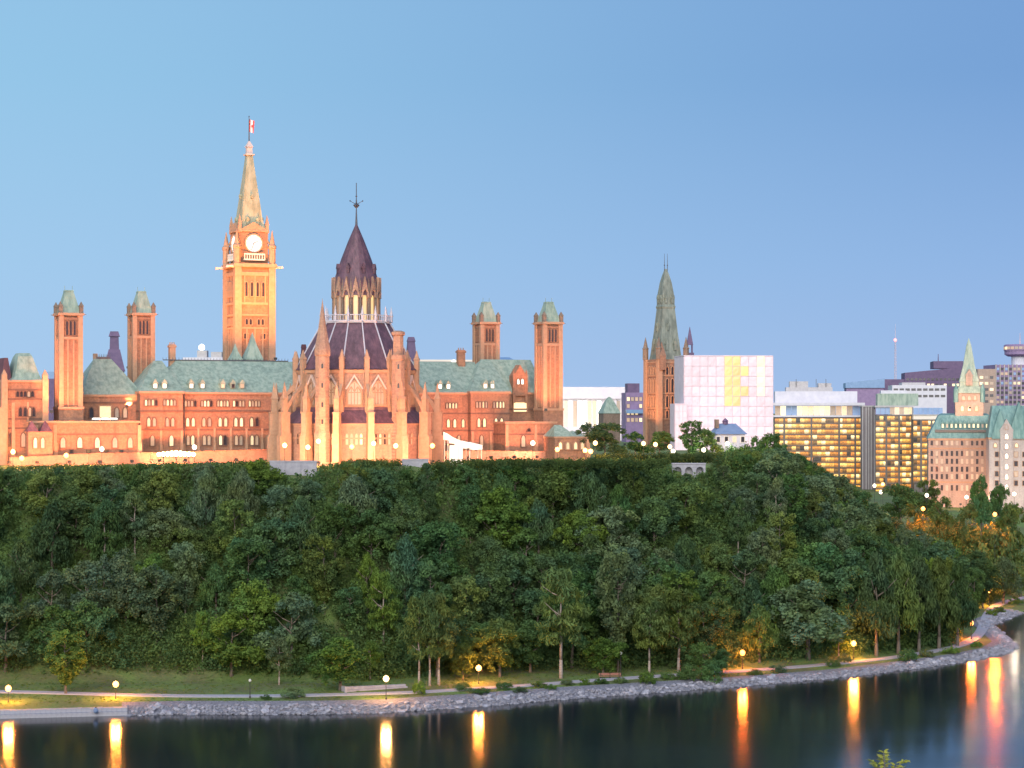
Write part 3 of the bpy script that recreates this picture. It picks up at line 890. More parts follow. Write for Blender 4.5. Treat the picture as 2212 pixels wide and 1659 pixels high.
# clock stage
h2 = 4.35
mb = MB(); mb.box(-h2, h2, -h2, h2, CZ(572), CZ(497))
for k in range(4):
    st = len(mb.v)
    mb.prism_y([(-h2, CZ(500)), (h2, CZ(500)), (h2 * .55, CZ(492)), (0, CZ(482)), (-h2 * .55, CZ(492))], -h2 - .25, -h2 + .6, 1)
    mb.box(-h2, h2, -h2 - .35, -h2 - .004, CZ(503), CZ(499), 1)
    mb.xform(Matrix.Rotation(k * PI / 2, 4, 'Z'), st)
mb.build('clock_stage', [M['stone'], M['stone_dress']], clk)
cz = CZ(528); cr = 2.45
for k in range(4):
    e = Matrix.Rotation(k * PI / 2, 4, 'Z')
    mb = MB()
    n = 28
    ring = []
    for i in range(n):
        a = 2 * PI * i / n; c, s = math.cos(a), math.sin(a)
        ring.append((c, s))
    vs = [(c * cr, -h2 - .45, cz + s * cr) for c, s in ring] + [(c * (cr + .32), -h2 - .45, cz + s * (cr + .32)) for c, s in ring] + [(c * (cr + .32), -h2, cz + s * (cr + .32)) for c, s in ring] + [(c * cr, -h2, cz + s * cr) for c, s in ring]
    fs = []
    for i in range(n):
        j = (i + 1) % n
        fs += [(i, n + i, n + j, j), (n + i, 2 * n + i, 2 * n + j, n + j), (i, j, 3 * n + j, 3 * n + i)]
    mb.add(vs, fs); mb.xform(e)
    bz = mb.build('clock_surround', M['stone_dress'], clk)
    mb = MB(); mb.add([(c * cr, -h2 - .2, cz + s * cr) for c, s in ring], [tuple(range(n))]); mb.xform(e); mb.build('clock_dial', M['clock_face'], bz)
    for ang, ln, nm in ((R(62), 1.35, 'hour_hand'), (R(200), 2.1, 'minute_hand')):
        mb = MB(); mb.box(-.07, .07, -.03, .03, -.3, ln); mb.xform(Matrix.Translation((0, -h2 - .26, cz)) @ Matrix.Rotation(ang, 4, 'Y')); mb.xform(e); mb.build(nm, M['iron'], bz)
    mb = MB()
    for i in range(12):
        st = len(mb.v); mb.box(-.07, .07, -.02, .02, cr * .82, cr * .95); mb.xform(Matrix.Translation((0, -h2 - .24, cz)) @ Matrix.Rotation(i * PI / 6, 4, 'Y'), st)
    mb.xform(e); mb.build('hour_marks', M['iron'], bz)
    mb = MB()     # pale arcaded balcony below the dial
    mb.box(-3.1, 3.1, -h2 - 1.2, -h2 - .95, CZ(553), CZ(550)); mb.box(-3.1, 3.1, -h2 - 1.25, -h2 - .004, CZ(565), CZ(562))
    for i in range(9): x = -3.0 + i * .75; mb.box(x - .13, x + .13, -h2 - 1.18, -h2 - .97, CZ(562), CZ(553))
    mb.xform(e); mb.build('balcony', M['white_glow'], clk)
for sx in (-1, 1):
    for sy in (-1, 1):
        x, y = sx * 5.3, sy * 5.3
        mb = MB(); mb.lathe([(1.0, CZ(572)), (1.0, CZ(540)), (1.2, CZ(538)), (1.2, CZ(533)), (.8, CZ(530)), (.08, CZ(500))], 8, x, y, R(22.5))
        mb.tube((x, y, CZ(540)), (sx * 4.2, sy * 4.2, CZ(520)), .3, .25)
        mb.build('corner_turret', M['stone_dress'], clk)
        mb = MB(); x, y = sx * 4.1, sy * 4.1
        mb.cfrus(x, y, 1.0, CZ(505), .9, CZ(485)); mb.cfrus(x, y, .9, CZ(485), .05, CZ(466)); mb.build('pinnacle', M['stone_dress'], clk)
# spire
mb = MB()
prof = ((498, 7.6), (488, 7.0), (472, 6.1), (430, 4.75), (380, 3.1), (336, 1.75))
for (ya, wa), (yb, wb) in zip(prof, prof[1:]): mb.cfrus(0, 0, wa, CZ(ya), wb, CZ(yb))
mb.build('spire', M['copper_pale'], clk)
for k in range(4):
    for t, ydn, s in ((-1.5, 486, 1.0), (1.5, 486, 1.0), (0, 430, .55)):
        hwz = 3.05 if ydn > 450 else 2.3
        mb = MB(); mb.box(t - .5 * s, t + .5 * s, -hwz - .65, -hwz + 1, CZ(ydn), CZ(ydn) + 1.1 * s); mb.prism_y([(t - .65 * s, CZ(ydn) + 1.1 * s), (t + .65 * s, CZ(ydn) + 1.1 * s), (t, CZ(ydn) + 2.2 * s)], -hwz - .75, -hwz + 1)
        mb.xform(Matrix.Rotation(k * PI / 2, 4, 'Z')); mb.build('dormer', M['copper_pale'], clk)
mb = MB(); mb.cfrus(0, 0, 2.7, CZ(336), 2.7, CZ(333)); mb.cfrus(0, 0, 1.7, CZ(333), 1.5, CZ(318)); mb.cfrus(0, 0, 2.1, CZ(318), .4, CZ(305))
mb.build('spire_lantern', M['pink_stone'], clk)
mb = MB(); mb.tube((0, 0, CZ(306)), (0, 0, CZ(253)), .2, .1); mb.lathe([(.02, CZ(253)), (.25, CZ(252)), (.02, CZ(250))], 6); mb.build('flagpole', M['iron'], clk)
fl = MB(); zt, zb = CZ(257), CZ(284)
def flag_strip(x0, x1):
    b = MB(); nx, nz = 3, 6
    for i in range(nx):
        for j in range(nz):
            def P(a, c):
                x = x0 + (x1 - x0) * a / nx; f = c / nz
                return (.15 + x * (1 - .25 * f), .35 * math.sin(x * 2.6 + f * 1.2), zt + (zb - zt) * f - x * .35)
            b.add([P(i, j), P(i + 1, j), P(i + 1, j + 1), P(i, j + 1)], [(0, 1, 2, 3)])
    return b
flag = flag_strip(.42, 1.05).build('flag', M['flag_white'], clk)
flag_strip(0, .42).build('red_stripe', M['flag_red'], flag); flag_strip(1.05, 1.45).build('red_stripe', M['flag_red'], flag)
lf = MB()
lz = (zt + zb) / 2 - .4
leaf_pts = [(0, .55), (.12, .3), (.3, .38), (.26, .1), (.42, .05), (.2, -.2), (.05, -.18), (.05, -.5), (-.05, -.5), (-.05, -.18), (-.2, -.2), (-.42, .05), (-.26, .1), (-.3, .38), (-.12, .3)]
for y in (-.42, .62): lf.add([(.72 + a * .7, y - .1, lz + b * 1.3) for a, b in leaf_pts], [tuple(range(len(leaf_pts)))])
lf.build('leaf_emblem', M['flag_red'], flag)

# ------------------------------------------------------------------ round library
lib = thing('round_library', 'round stone library with steep purple slate roof, lit lantern, flying buttresses and pinnacles', 'building', (X0, Y0, PLAT), math.atan2(-X0, Y0))
def LZ(py): return 13.0 + (HZ - py) * Y0 / F
LK = Y0 / F
NS = 16; STEP = 2 * PI / NS
def lang(k): return -PI / 2 + .165 + k * STEP     # angles of the piers
def lp(r, a, z): return (r * math.cos(a), r * math.sin(a), z)
ro = lang(0)
mb = MB()
mb.lathe([(18.4, -1), (18.4, LZ(916))], NS, rot=ro)
mb.lathe([(18.75, LZ(918)), (18.75, LZ(913))], NS, rot=ro, m=1)
mb.lathe([(18.6, -1), (18.6, .8)], NS, rot=ro, m=1)
mb.lathe([(18.55, LZ(945) - .18), (18.55, LZ(945) + .18)], NS, rot=ro, m=1)
mb.build('lower_wall', [M['stone_lib'], M['stone_dress']], lib)
mb = MB(); mb.lathe([(18.9, LZ(914)), (15.6, LZ(886)), (15.6, LZ(880))], NS, rot=ro); mb.build('aisle_roof', M['slate'], lib)
mb = MB(); mb.lathe([(15.2, LZ(892)), (15.2, LZ(803))], NS, rot=ro)
mb.lathe([(15.55, LZ(808)), (15.75, LZ(801))], NS, rot=ro, m=1)
mb.lathe([(15.4, LZ(878) - .2), (15.4, LZ(878) + .2)], NS, rot=ro, m=1)
mb.build('drum_wall', [M['stone_lib'], M['stone_dress']], lib)
mb = MB(); mb.lathe([(15.9, LZ(800)), (15.4, LZ(797)), (12.0, LZ(748)), (8.6, LZ(700)), (8.6, LZ(697))], NS, rot=ro); mb.build('main_roof', M['slate'], lib)
for k in range(NS):
    a = lang(k); mb = MB(); mb.tube(lp(15.55, a, LZ(800) + .1), lp(8.75, a, LZ(699) + .1), .2, .17, 5); mb.build('roof_rib', M['rib'], lib)
# gallery balustrade
mb = MB(); mb.lathe([(8.9, LZ(700)), (9.1, LZ(696)), (9.1, LZ(694))], NS, rot=ro)
for k in range(NS):
    a0, a1 = lang(k), lang(k + 1)
    mb.tube(lp(8.95, a0, LZ(683)), lp(8.95, a1, LZ(683)), .12, .12, 5)
    for t in range(5):
        p = Vector(lp(8.95, a0, LZ(694))).lerp(Vector(lp(8.95, a1, LZ(694))), t / 5); mb.tube(p, (p.x, p.y, LZ(683)), .09, .09, 5)
mb.build('balustrade', M['rib'], lib)
for k in range(NS):
    a = lang(k); x, y, _ = lp(9.05, a, 0); mb = MB()
    mb.lathe([(.36, LZ(697)), (.34, LZ(684)), (.5, LZ(683)), (.34, LZ(680)), (.03, LZ(663))], 6, x, y); mb.build('pinnacle', M['rib'], lib)
# lantern
mb = MB(); mb.lathe([(5.7, LZ(699)), (5.7, LZ(618))], NS, rot=ro); mb.build('lantern_wall', M['dark_red'], lib)
for k in range(NS):
    a = lang(k) + STEP / 2; r = 5.7 * math.cos(STEP / 2)
    window(lib, *lp(r, a, LZ(693)), 1.05, LZ(636) - LZ(693), 'gallery_flood_glow' if k in (14, 15, 0, 1) else 'pane_dim', True, a + PI / 2, 'lantern_window', 'stone_dress', .35, .2)
    mb = MB()
    mb.prism_y([(-1.15, LZ(645)), (-.62, LZ(645)), (-.5, LZ(634)), (0, LZ(628)), (.5, LZ(634)), (.62, LZ(645)), (1.15, LZ(645)), (.9, LZ(634)), (0, LZ(600)), (-.9, LZ(634))], -.75, -.05)
    mb.xform(Matrix.Translation(lp(r, a, 0)) @ Matrix.Rotation(a + PI / 2, 4, 'Z'))
    mb.build('gablet', M['stone_lib'], lib)
    x, y, _ = lp(5.95, lang(k), 0); mb = MB(); mb.lathe([(.3, LZ(695)), (.28, LZ(630)), (.4, LZ(629)), (.28, LZ(624)), (.03, LZ(603))], 6, x, y); mb.build('pinnacle', M['stone_dark'], lib)
mb = MB(); mb.lathe([(6.15, LZ(640)), (6.0, LZ(612)), (5.1, LZ(590)), (3.9, LZ(560)), (2.05, LZ(520)), (.35, LZ(487)), (.2, LZ(480))], NS, rot=ro); mb.build('cone_roof', M['slate'], lib)
for k in range(0, NS, 2):
    a = lang(k) + STEP / 2; r = 4.75; mb = MB()
    mb.box(-.4, .4, -.5, .8, LZ(592), LZ(582)); mb.prism_y([(-.55, LZ(582)), (.55, LZ(582)), (0, LZ(571))], -.6, .9)
    mb.xform(Matrix.Translation(lp(r, a, 0)) @ Matrix.Rotation(a + PI / 2, 4, 'Z')); mb.build('dormer', M['slate'], lib)
mb = MB(); mb.lathe([(.35, LZ(488)), (.22, LZ(470)), (.12, LZ(450)), (.5, LZ(447)), (.85, LZ(443)), (.3, LZ(440)), (.12, LZ(436)), (.10, LZ(395))], 8)
for k in range(4):
    a = k * PI / 2; mb.tube((0, 0, LZ(442)), (1.6 * math.cos(a), 1.6 * math.sin(a), LZ(434)), .1, .06); mb.lathe([(.02, LZ(436)), (.2, LZ(434)), (.02, LZ(432))], 6, 1.6 * math.cos(a), 1.6 * math.sin(a))
mb.lathe([(.02, LZ(426)), (.3, LZ(424)), (.02, LZ(422))], 6)
mb.build('finial', M['iron'], lib)
# drum: large pointed windows with tracery, wall piers and pinnacles at the eaves
for k in range(NS):
    a = lang(k) + STEP / 2; r = 15.2 * math.cos(STEP / 2)
    wn = window(lib, *lp(r, a, LZ(874)), 3.1, LZ(826) - LZ(874), 'pane_dim', True, a + PI / 2, 'traceried_window', 'stone_dress', .5, .4)
    mb = MB(); hh = LZ(826) - LZ(874)
    for x in (-.78, 0, .78): mb.box(x - .09, x + .09, -.3, -.1, 0, hh * (.78 if x else .95))
    mb.box(-1.5, 1.5, -.28, -.12, hh * .50, hh * .54)
    for x in (-.78, .78): mb.tube((x - .78, -.2, hh * .55), (x, -.2, hh * .78), .09, .09, 4); mb.tube((x + .78, -.2, hh * .55), (x, -.2, hh * .78), .09, .09, 4)
    mb.build('tracery', M['stone_dress'], wn)
    mb = MB(); mb.prism_y([(-2.3, LZ(842)), (-1.9, LZ(842)), (0, LZ(816)), (1.9, LZ(842)), (2.3, LZ(842)), (0, LZ(811))], -.6, -.05)
    mb.xform(Matrix.Translation(lp(r, a, 0)) @ Matrix.Rotation(a + PI / 2, 4, 'Z')); mb.build('hood_mould', M['pink_stone'], lib)
    # lower wall windows
    r2 = 18.4 * math.cos(STEP / 2)
    tng = Vector((-math.sin(a), math.cos(a), 0))
    for t in (-1.75, -.6, .6, 1.75):
        p = Vector(lp(r2, a, LZ(958))) + tng * t
        window(lib, *p, .6, LZ(935) - LZ(958), pick('pane_dim', 'pane_dim', 'pane_warm', 'pane_dark'), True, a + PI / 2, 'window', 'stone_dress', .3, .15)
for k in range(NS):
    a = lang(k); c, s = math.cos(a), math.sin(a)
    rot = Matrix.Rotation(a + PI / 2, 4, 'Z')
    # pier at the drum with its pinnacle above the eaves
    mb = MB(); st = 0
    mb.box(-.5, .5, -.9, .4, LZ(890), LZ(800)); mb.cfrus(0, -.35, 1.25, LZ(800), 1.15, LZ(778)); mb.cfrus(0, -.35, 1.45, LZ(778), 1.2, LZ(774)); mb.cfrus(0, -.35, 1.0, LZ(774), .1, LZ(758))
    mb.xform(Matrix.Translation(lp(15.3, a, 0)) @ rot); mb.build('drum_pier', M['stone_dress'], lib)
    # free-standing outer pier with pinnacle
    mb = MB()
    mb.box(-.85, .85, -1.7, 1.5, -1, LZ(940)); mb.box(-.75, .75, -1.2, 1.2, LZ(940), LZ(893)); mb.cfrus(0, 0, 1.35, LZ(893), 1.25, LZ(862))
    mb.cfrus(0, 0, 1.7, LZ(862), 1.2, LZ(857)); mb.cfrus(0, 0, 1.05, LZ(857), .06, LZ(826))
    for zz in (LZ(940), LZ(893)): mb.box(-.92, .92, -1.32, 1.32, zz, zz + .35)
    mb.xform(Matrix.Translation(lp(21.0, a, 0)) @ rot); mb.build('outer_pier', M['stone_dress'], lib)
    # flying buttress: sloping arch between them
    mb = MB(); n = 7; up = []; lo = []
    for i in range(n + 1):
        t = i / n; r = 20.6 - (20.6 - 15.4) * t
        zu = LZ(880) + (LZ(826) - LZ(880)) * t
        up.append((r, zu + .5)); lo.append((r, zu - .45 - 1.7 * (abs(t - .5) * 2) ** 2 * .8))
    for i in range(n):
        q = [up[i], up[i + 1], lo[i + 1], lo[i]]
        vs = [(r_, -.38, z_) for r_, z_ in q] + [(r_, .38, z_) for r_, z_ in q]
        mb.add(vs, [(0, 1, 2, 3), (7, 6, 5, 4), (0, 4, 5, 1), (1, 5, 6, 2), (2, 6, 7, 3), (3, 7, 4, 0)])
    mb.xform(Matrix.Rotation(a, 4, 'Z')); mb.build('flying_buttress', M['stone_dress'], lib)
# two stair turrets
def turret(px, r, ytop, yeave, wdt, conic):
    x = (px - 770) * LK * .965; y = -math.sqrt(max(r * r - x * x, 0)); mb = MB()
    w2 = wdt / 2
    mb.lathe([(w2 * 1.15, -1), (w2 * 1.15, LZ(935)), (w2, LZ(930)), (w2, LZ(yeave + 12)), (w2 * 1.12, LZ(yeave + 10)), (w2 * 1.12, LZ(yeave))], 8, x, y, R(22.5))
    for zz in (LZ(905), LZ(860), LZ(820)): mb.lathe([(w2 * 1.1, zz), (w2 * 1.1, zz + .35)], 8, x, y, R(22.5))
    if conic: mb.lathe([(w2 * 1.15, LZ(yeave)), (w2 * .62, LZ(yeave - 42)), (.08, LZ(ytop + 6)), (.02, LZ(ytop))], 8, x, y, R(22.5))
    else:
        mb.lathe([(w2 * .8, LZ(yeave)), (w2 * .8, LZ(ytop + 8)), (w2 * 1.05, LZ(ytop + 6)), (w2 * 1.05, LZ(ytop)), (w2 * .5, LZ(ytop - 3))], 8, x, y, R(22.5))
        for k in range(4): mb.tube((x + w2 * math.cos(k * PI / 2), y + w2 * math.sin(k * PI / 2), LZ(yeave)), (x + w2 * .9 * math.cos(k * PI / 2), y + w2 * .9 * math.sin(k * PI / 2), LZ(yeave - 14)), .3, .05)
    o = mb.build('stair_turret', M['stone_lib'], lib)
    for zz in (960, 915, 880, 840, 800): window(o, x, y - w2 * .93, LZ(zz), .5, 1.3, 'pane_dark', True, 0, 'slit_window', 'stone_dress', .25, .14, True)
turret(697, 20.5, 653, 762, 3.7, True)
turret(861, 18.2, 722, 770, 3.4, False)
# entrance corridor behind, joining the main building
mb = MB(); mb.box(-6, 6, 12, 32, -1, LZ(880)); mb.build('link_wall', M['stone_lib'], lib)
mb = MB(); mb.prism_y([(-6.6, LZ(880)), (6.6, LZ(880)), (0, LZ(835))], 12, 32); mb.build('link_roof', M['copper'], lib)

# ------------------------------------------------------------------ other buildings, placed by sight line and distance
class Site:
    """an Empty at (px, Y) on the ground; .x() and .z() turn picture columns / rows into its local frame on its front plane"""
    def __init__(s, name, label, cat, pxc, Y, rz=0.0, ground=None, group=None):
        s.Y = Y; s.X = (pxc - CXP) / F * Y; s.pxc = pxc
        s.g = tz(s.X, Y) if ground is None else ground
        s.c = math.cos(rz); s.k = Y / F
        s.o = thing(name, label, cat, (s.X, Y, s.g), rz, group)
    def x(s, px):
        return (px - s.pxc) * s.k / s.c
    def z(s, py):
        return CAMZ - (py - HZ) * s.k - s.g

# --- spired stone tower (west block)
T = Site('spired_tower', 'dark stone tower with tall concave green roof standing left of the white wrapped building', 'tower', 1438, 760, R(22), PLAT)
z = T.z; w = 10.6; hw = w / 2
mb = MB(); mb.box(-hw, hw, -hw, hw, -2, z(777))
for sx in (-1, 1):
    for sy in (-1, 1): mb.cfrus(sx * (hw - .1), sy * (hw - .1), 2.0, -2, 1.8, z(777), 1)
for k in range(4):
    st = len(mb.v)
    for yb in (783, 812, 850, 882, 905): mb.box(-hw + .5, hw - .5, -hw - .25, -hw - .004, z(yb) - .25, z(yb) + .25, 1)
    mb.xform(Matrix.Rotation(k * PI / 2, 4, 'Z'), st)
mb.build('shaft', [M['stone'], M['stone_dress']], T.o)
for ang, (ox, oy) in ((0, (0, -1)), (-PI / 2, (-1, 0))):
    for (yt, yb) in ((792, 810), (818, 848), (855, 880), (886, 903)):
        for t in (-2.1, 0, 2.1): window(T.o, ox * hw + (t if ox == 0 else 0), oy * hw + (t if oy == 0 else 0), z(yb), 1.0, z(yt) - z(yb), 'pane_dark', True, ang, 'window', 'stone_dress', .4, .2)
mb = MB()
prof = ((777, 9.0), (765, 8.3), (720, 6.6), (668, 5.0), (663, 5.4), (659, 4.9), (636, 4.5), (611, 3.3), (595, 2.0), (581, .6))
for (a, wa), (b, wb) in zip(prof, prof[1:]): mb.cfrus(0, 0, wa, z(a), wb, z(b))
mb.build('concave_roof', M['copper_old'], T.o)
for k in range(4):
    for t, yb, s, hh in ((-1.7, 757, 1.0, 4.0), (1.7, 757, 1.0, 4.0), (-.6, 715, .7, 3.2), (1.25, 655, .7, 2.45), (-1.25, 655, .7, 2.45)):
        mb = MB(); mb.box(t - .5 * s, t + .5 * s, -hh - .4, -hh + 1.4, z(yb), z(yb) + 2.2 * s); mb.prism_y([(t - .7 * s, z(yb) + 2.2 * s), (t + .7 * s, z(yb) + 2.2 * s), (t, z(yb) + 4.2 * s)], -hh - .5, -hh + 1.6)
        mb.xform(Matrix.Rotation(k * PI / 2, 4, 'Z')); mb.build('dormer', M['copper_old'], T.o)
for t in (-.5, .7):
    mb = MB(); mb.tube((t, 0, z(585)), (t, 0, z(548)), .14, .05); mb.lathe([(.05, z(575)), (.3, z(573)), (.05, z(571))], 6, t, 0); mb.build('finial', M['iron'], T.o)
for sx in (-1, 1):
    for sy in (-1, 1):
        x, y = sx * (hw + .2), sy * (hw + .2)
        mb = MB(); mb.lathe([(1.1, z(777)), (1.1, z(755)), (1.3, z(753)), (.9, z(750)), (.05, z(728))], 8, x, y); mb.build('corner_turret', M['stone_dark'], T.o)
for px in (1414,):
    mb = MB(); x = T.x(px); mb.cfrus(x, -hw - .2, 2.4, z(800), 2.4, z(770)); mb.cfrus(x, -hw - .2, 2.6, z(770), .1, z(740)); mb.build('gablet', M['stone'], T.o)

T = Site('slim_spire', 'slim dark purple spire showing right of the tall green-roofed stone tower', 'spire', 1490, 840, 0, PLAT)
mb = MB(); mb.cfrus(0, 0, 3.4, 0, 3.2, T.z(762)); mb.build('shaft', M['purple_dark'], T.o)
mb = MB()
for sx in (-1, 1):
    for sy in (-1, 1): mb.cfrus(sx * .9, sy * .9, .5, T.z(762), .5, T.z(745))
mb.cfrus(0, 0, 2.6, T.z(745), 2.2, T.z(740)); mb.build('belfry', M['purple_dark'], T.o)
mb = MB(); mb.cfrus(0, 0, 2.3, T.z(740), .15, T.z(706)); mb.build('spire_cap', M['purple_dark'], T.o)

# --- building wrapped in white scaffold sheeting
T = Site('wrapped_building', 'large boxy building wrapped in pinkish white scaffold sheeting', 'building', 1591, 715, R(6), PLAT)
z = T.z
xa, xm, xb = T.x(1477), T.x(1511), T.x(1671)
mb = MB(); mb.box(xa + .4, xb - .4, .5, 18, -2, z(771)); mb.build('covered_wall', M['pale_wall'], T.o)
cols = [1477, 1494, 1511] + [1511 + i * 160 / 9 for i in range(1, 10)]
rows = [769 + i * (964 - 769) / 9 for i in range(10)] + [1000]
for i in range(len(cols) - 1):
    for j in range(len(rows) - 1):
        p0, p1 = cols[i], cols[i + 1]; q0, q1 = rows[j], rows[j + 1]
        pm = (p0 + p1) / 2; qm = (q0 + q1) / 2
        mt = 'sheet'
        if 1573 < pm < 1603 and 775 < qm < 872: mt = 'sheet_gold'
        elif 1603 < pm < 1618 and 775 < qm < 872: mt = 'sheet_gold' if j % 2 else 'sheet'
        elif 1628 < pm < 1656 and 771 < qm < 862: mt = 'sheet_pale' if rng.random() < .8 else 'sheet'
        x0, x1 = T.x(p0) + .05, T.x(p1) - .05; z0, z1 = z(q1) + .06, z(q0) - .06
        off = rng.uniform(-.05, .05)
        mb = MB()      # slightly bellied cloth
        nx, nz = 3, 3; vs = []
        for a in range(nx + 1):
            for b in range(nz + 1):
                bel = .16 * math.sin(PI * a / nx) * math.sin(PI * b / nz) * rng.uniform(.5, 1.3)
                vs.append((x0 + (x1 - x0) * a / nx, .2 + off - bel, z0 + (z1 - z0) * b / nz))
        mb.add(vs, [(a * (nz + 1) + b, (a + 1) * (nz + 1) + b, (a + 1) * (nz + 1) + b + 1, a * (nz + 1) + b + 1) for a in range(nx) for b in range(nz)])
        mb.build('scaffold_sheet', M[mt], T.o)
mb = MB()
for p in cols: mb.tube((T.x(p), .02, -2), (T.x(p), .02, z(768)), .08, .08, 5)
for q in rows[:-1]: mb.tube((xa, .05, z(q)), (xb, .05, z(q)), .07, .07, 5)
mb.build('scaffold_poles', M['seam_pink'], T.o)
mb = MB(); mb.box(xa - .1, xa + .35, .6, 18, -2, z(769)); mb.box(xb - .35, xb + .1, .6, 18, -2, z(769)); mb.box(xa - .1, xb + .1, .6, 18.3, z(771), z(767.5)); mb.build('side_sheet', M['sheet'], T.o)
mb = MB(); mb.box(T.x(1453), T.x(1479), -3.2, 6, -2, z(872)); mb.build('hoist_tower', M['sheet'], T.o)
mb = MB()
for p in (1453, 1462, 1470, 1479): mb.tube((T.x(p), -3.3, -2), (T.x(p), -3.3, z(871)), .1)
for q in range(874, 975, 14): mb.tube((T.x(1453), -3.3, z(q)), (T.x(1479), -3.3, z(q)), .08)
mb.build('hoist_poles', M['seam_pink'], T.o)

# --- small white house with blue roof
T = Site('pavilion_house', 'small white house with blue-grey hipped roof among trees before the wrapped building', 'house', 1580, 590, R(10), PLAT)
z = T.z; a, b = T.x(1544), T.x(1616)
mb = MB(); mb.box(a + .6, b - .6, .6, 7.4, -2, z(938)); mb.build('wall', M['pale_wall'], T.o)
mb = MB(); mb.hip(a, b, 0, 8, z(938), a + 2.2, b - 2.4, 4, z(915)); mb.build('roof', M['house_roof'], T.o)
mb = MB(); mb.lathe([(.8, z(917)), (.8, z(911)), (1.0, z(910)), (.05, z(903))], 8, T.x(1575), 4); mb.build('cupola', M['purple_dark'], T.o)
mb = MB(); mb.box(T.x(1549), T.x(1557), 2, 3.2, z(925), z(906)); mb.build('chimney', M['stone_dark'], T.o)
for p in (1552, 1570, 1588, 1606): window(T.o, T.x(p), .6, z(955), 1.0, 1.5, 'pane_warm' if p == 1588 else 'pane_dark', False, 0, 'window', 'white_glow', .2, .15)

# --- small green-roofed lodge at the right end of the parliament building
T = Site('green_roof_lodge', 'low stone lodge with pale green hipped roof at right end of the parliament building', 'building', 1232, 560, R(20), PLAT)
z = T.z; a, b = T.x(1198), T.x(1268)
mb = MB(); mb.box(a, b, 0, 8, -2, z(945)); mb.box(a - .2, b + .2, -.2, 8.2, z(946), z(943), 1); mb.build('wall', [M['stone'], M['stone_dress']], T.o)
mb = MB(); mb.hip(a - .3, T.x(1245), -.3, 8.3, z(943), a + 1.5, T.x(1222), 4, z(918)); mb.build('roof', M['copper'], T.o)
mb = MB(); mb.hip(T.x(1238), b + .3, -.31, 7.6, z(943.1), T.x(1246), T.x(1249), 4, z(930)); mb.build('roof', M['copper'], T.o)
for p in (1210, 1226, 1243, 1258): window(T.o, T.x(p), 0, z(970), .9, 1.9, 'pane_warm', True)
mb = MB(); mb.cfrus(T.x(1270), 0, 1.1, -2, 1.0, z(940)); mb.cfrus(T.x(1270), 0, 1.2, z(940), .1, z(930)); mb.build('gate_pier', M['stone_dress'], T.o)

# --- white marquee
T = Site('white_marquee', 'white lit marquee tent with sweeping roof beside the round library', 'tent', 1005, 512, R(12), PLAT)
z = T.z
mb = MB(); pts = [(966, 936), (978, 944), (990, 950), (1005, 955), (1022, 958), (1042, 962)]
for (p, q), (p2, q2) in zip(pts, pts[1:]):
    vs = [(T.x(p), 0, z(q)), (T.x(p2), 0, z(q2)), (T.x(p2), 0, z(q2 + 9)), (T.x(p), 0, z(q + 14)), (T.x(p), 5, z(q - 3)), (T.x(p2), 5, z(q2 - 2)), (T.x(p2), 5, z(q2 + 9)), (T.x(p), 5, z(q + 14))]
    mb.add(vs, [(0, 3, 2, 1), (4, 5, 6, 7), (0, 1, 5, 4), (3, 7, 6, 2)])
mb.build('canopy', M['tent'], T.o)
mb = MB()
for p, q in ((968, 940), (990, 955), (1015, 960), (1040, 966)):
    for y in (.1, 4.9): mb.tube((T.x(p), y, -1), (T.x(p), y, z(q)), .1)
mb.build('poles', M['white_glow'], T.o)
mb = MB(); mb.box(T.x(972), T.x(1000), .3, .45, -1, z(962)); mb.build('side_curtain', M['tent'], T.o)

# --- pale modern building beyond, with lit bays
T = Site('flat_roofed_building', 'pale flat-roofed modern building with tall lit bays behind the fourth slender tower', 'building', 1285, 950, R(5), PLAT)
z = T.z; a, b = T.x(1210), T.x(1353)
mb = MB(); mb.box(a, b, 0, 30, -5, z(862)); mb.build('wall', M['pale_wall'], T.o)
mb = MB(); mb.box(a - 1.5, b + 1.5, -1.5, 31, z(861.5), z(836)); mb.build('roof_slab', M['pale_wall'], T.o)
for i in range(13):
    p = 1221 + i * 10.4
    if 1300 < p < 1330: continue
    mb = MB(); x = T.x(p); mb.add([(x - .85, -.25, z(922)), (x + .85, -.25, z(922)), (x + .85, -.25, z(866)), (x - .85, -.25, z(866))], [(0, 1, 2, 3)])
    mb.build('lit_bay', M[pick('pane_warm', 'pane_warm', 'pane_white', 'pane_dim')], T.o)
for i in range(14):
    x = T.x(1216 + i * 10.4); mb = MB(); mb.box(x - .25, x + .25, -.7, -.02, -5, z(861.6)); mb.build('column', M['pale_wall'], T.o)
T = Site('turret_house', 'small dark building with green pyramid roof before the pale flat-roofed building', 'building', 1316, 860, R(15), PLAT)
z = T.z; mb = MB(); mb.box(-3.6, 3.6, -3.6, 3.6, -5, z(893)); mb.build('wall', M['stone_dark'], T.o)
mb = MB(); mb.cfrus(0, 0, 7.8, z(893), 2.6, z(864)); mb.cfrus(0, 0, 2.6, z(864), .6, z(857)); mb.build('pyramid_roof', M['copper'], T.o)
T = Site('brown_block', 'brown block with lit windows just left of the spired stone tower', 'building', 1376, 900, R(5), PLAT)
z = T.z; a, b = T.x(1352), T.x(1400)
mb = MB(); mb.box(a, b, 0, 14, -4, z(848)); mb.build('wall', M['purple_wall'], T.o)
mb = MB(); mb.box(T.x(1357), T.x(1383), 2, 10, z(848), z(828)); mb.build('roof_house', M['purple_dark'], T.o)
mb = MB(); mb.box(T.x(1352), T.x(1388), -2, 6, z(893), z(885)); mb.build('canopy_roof', M['blue_metal'], T.o)
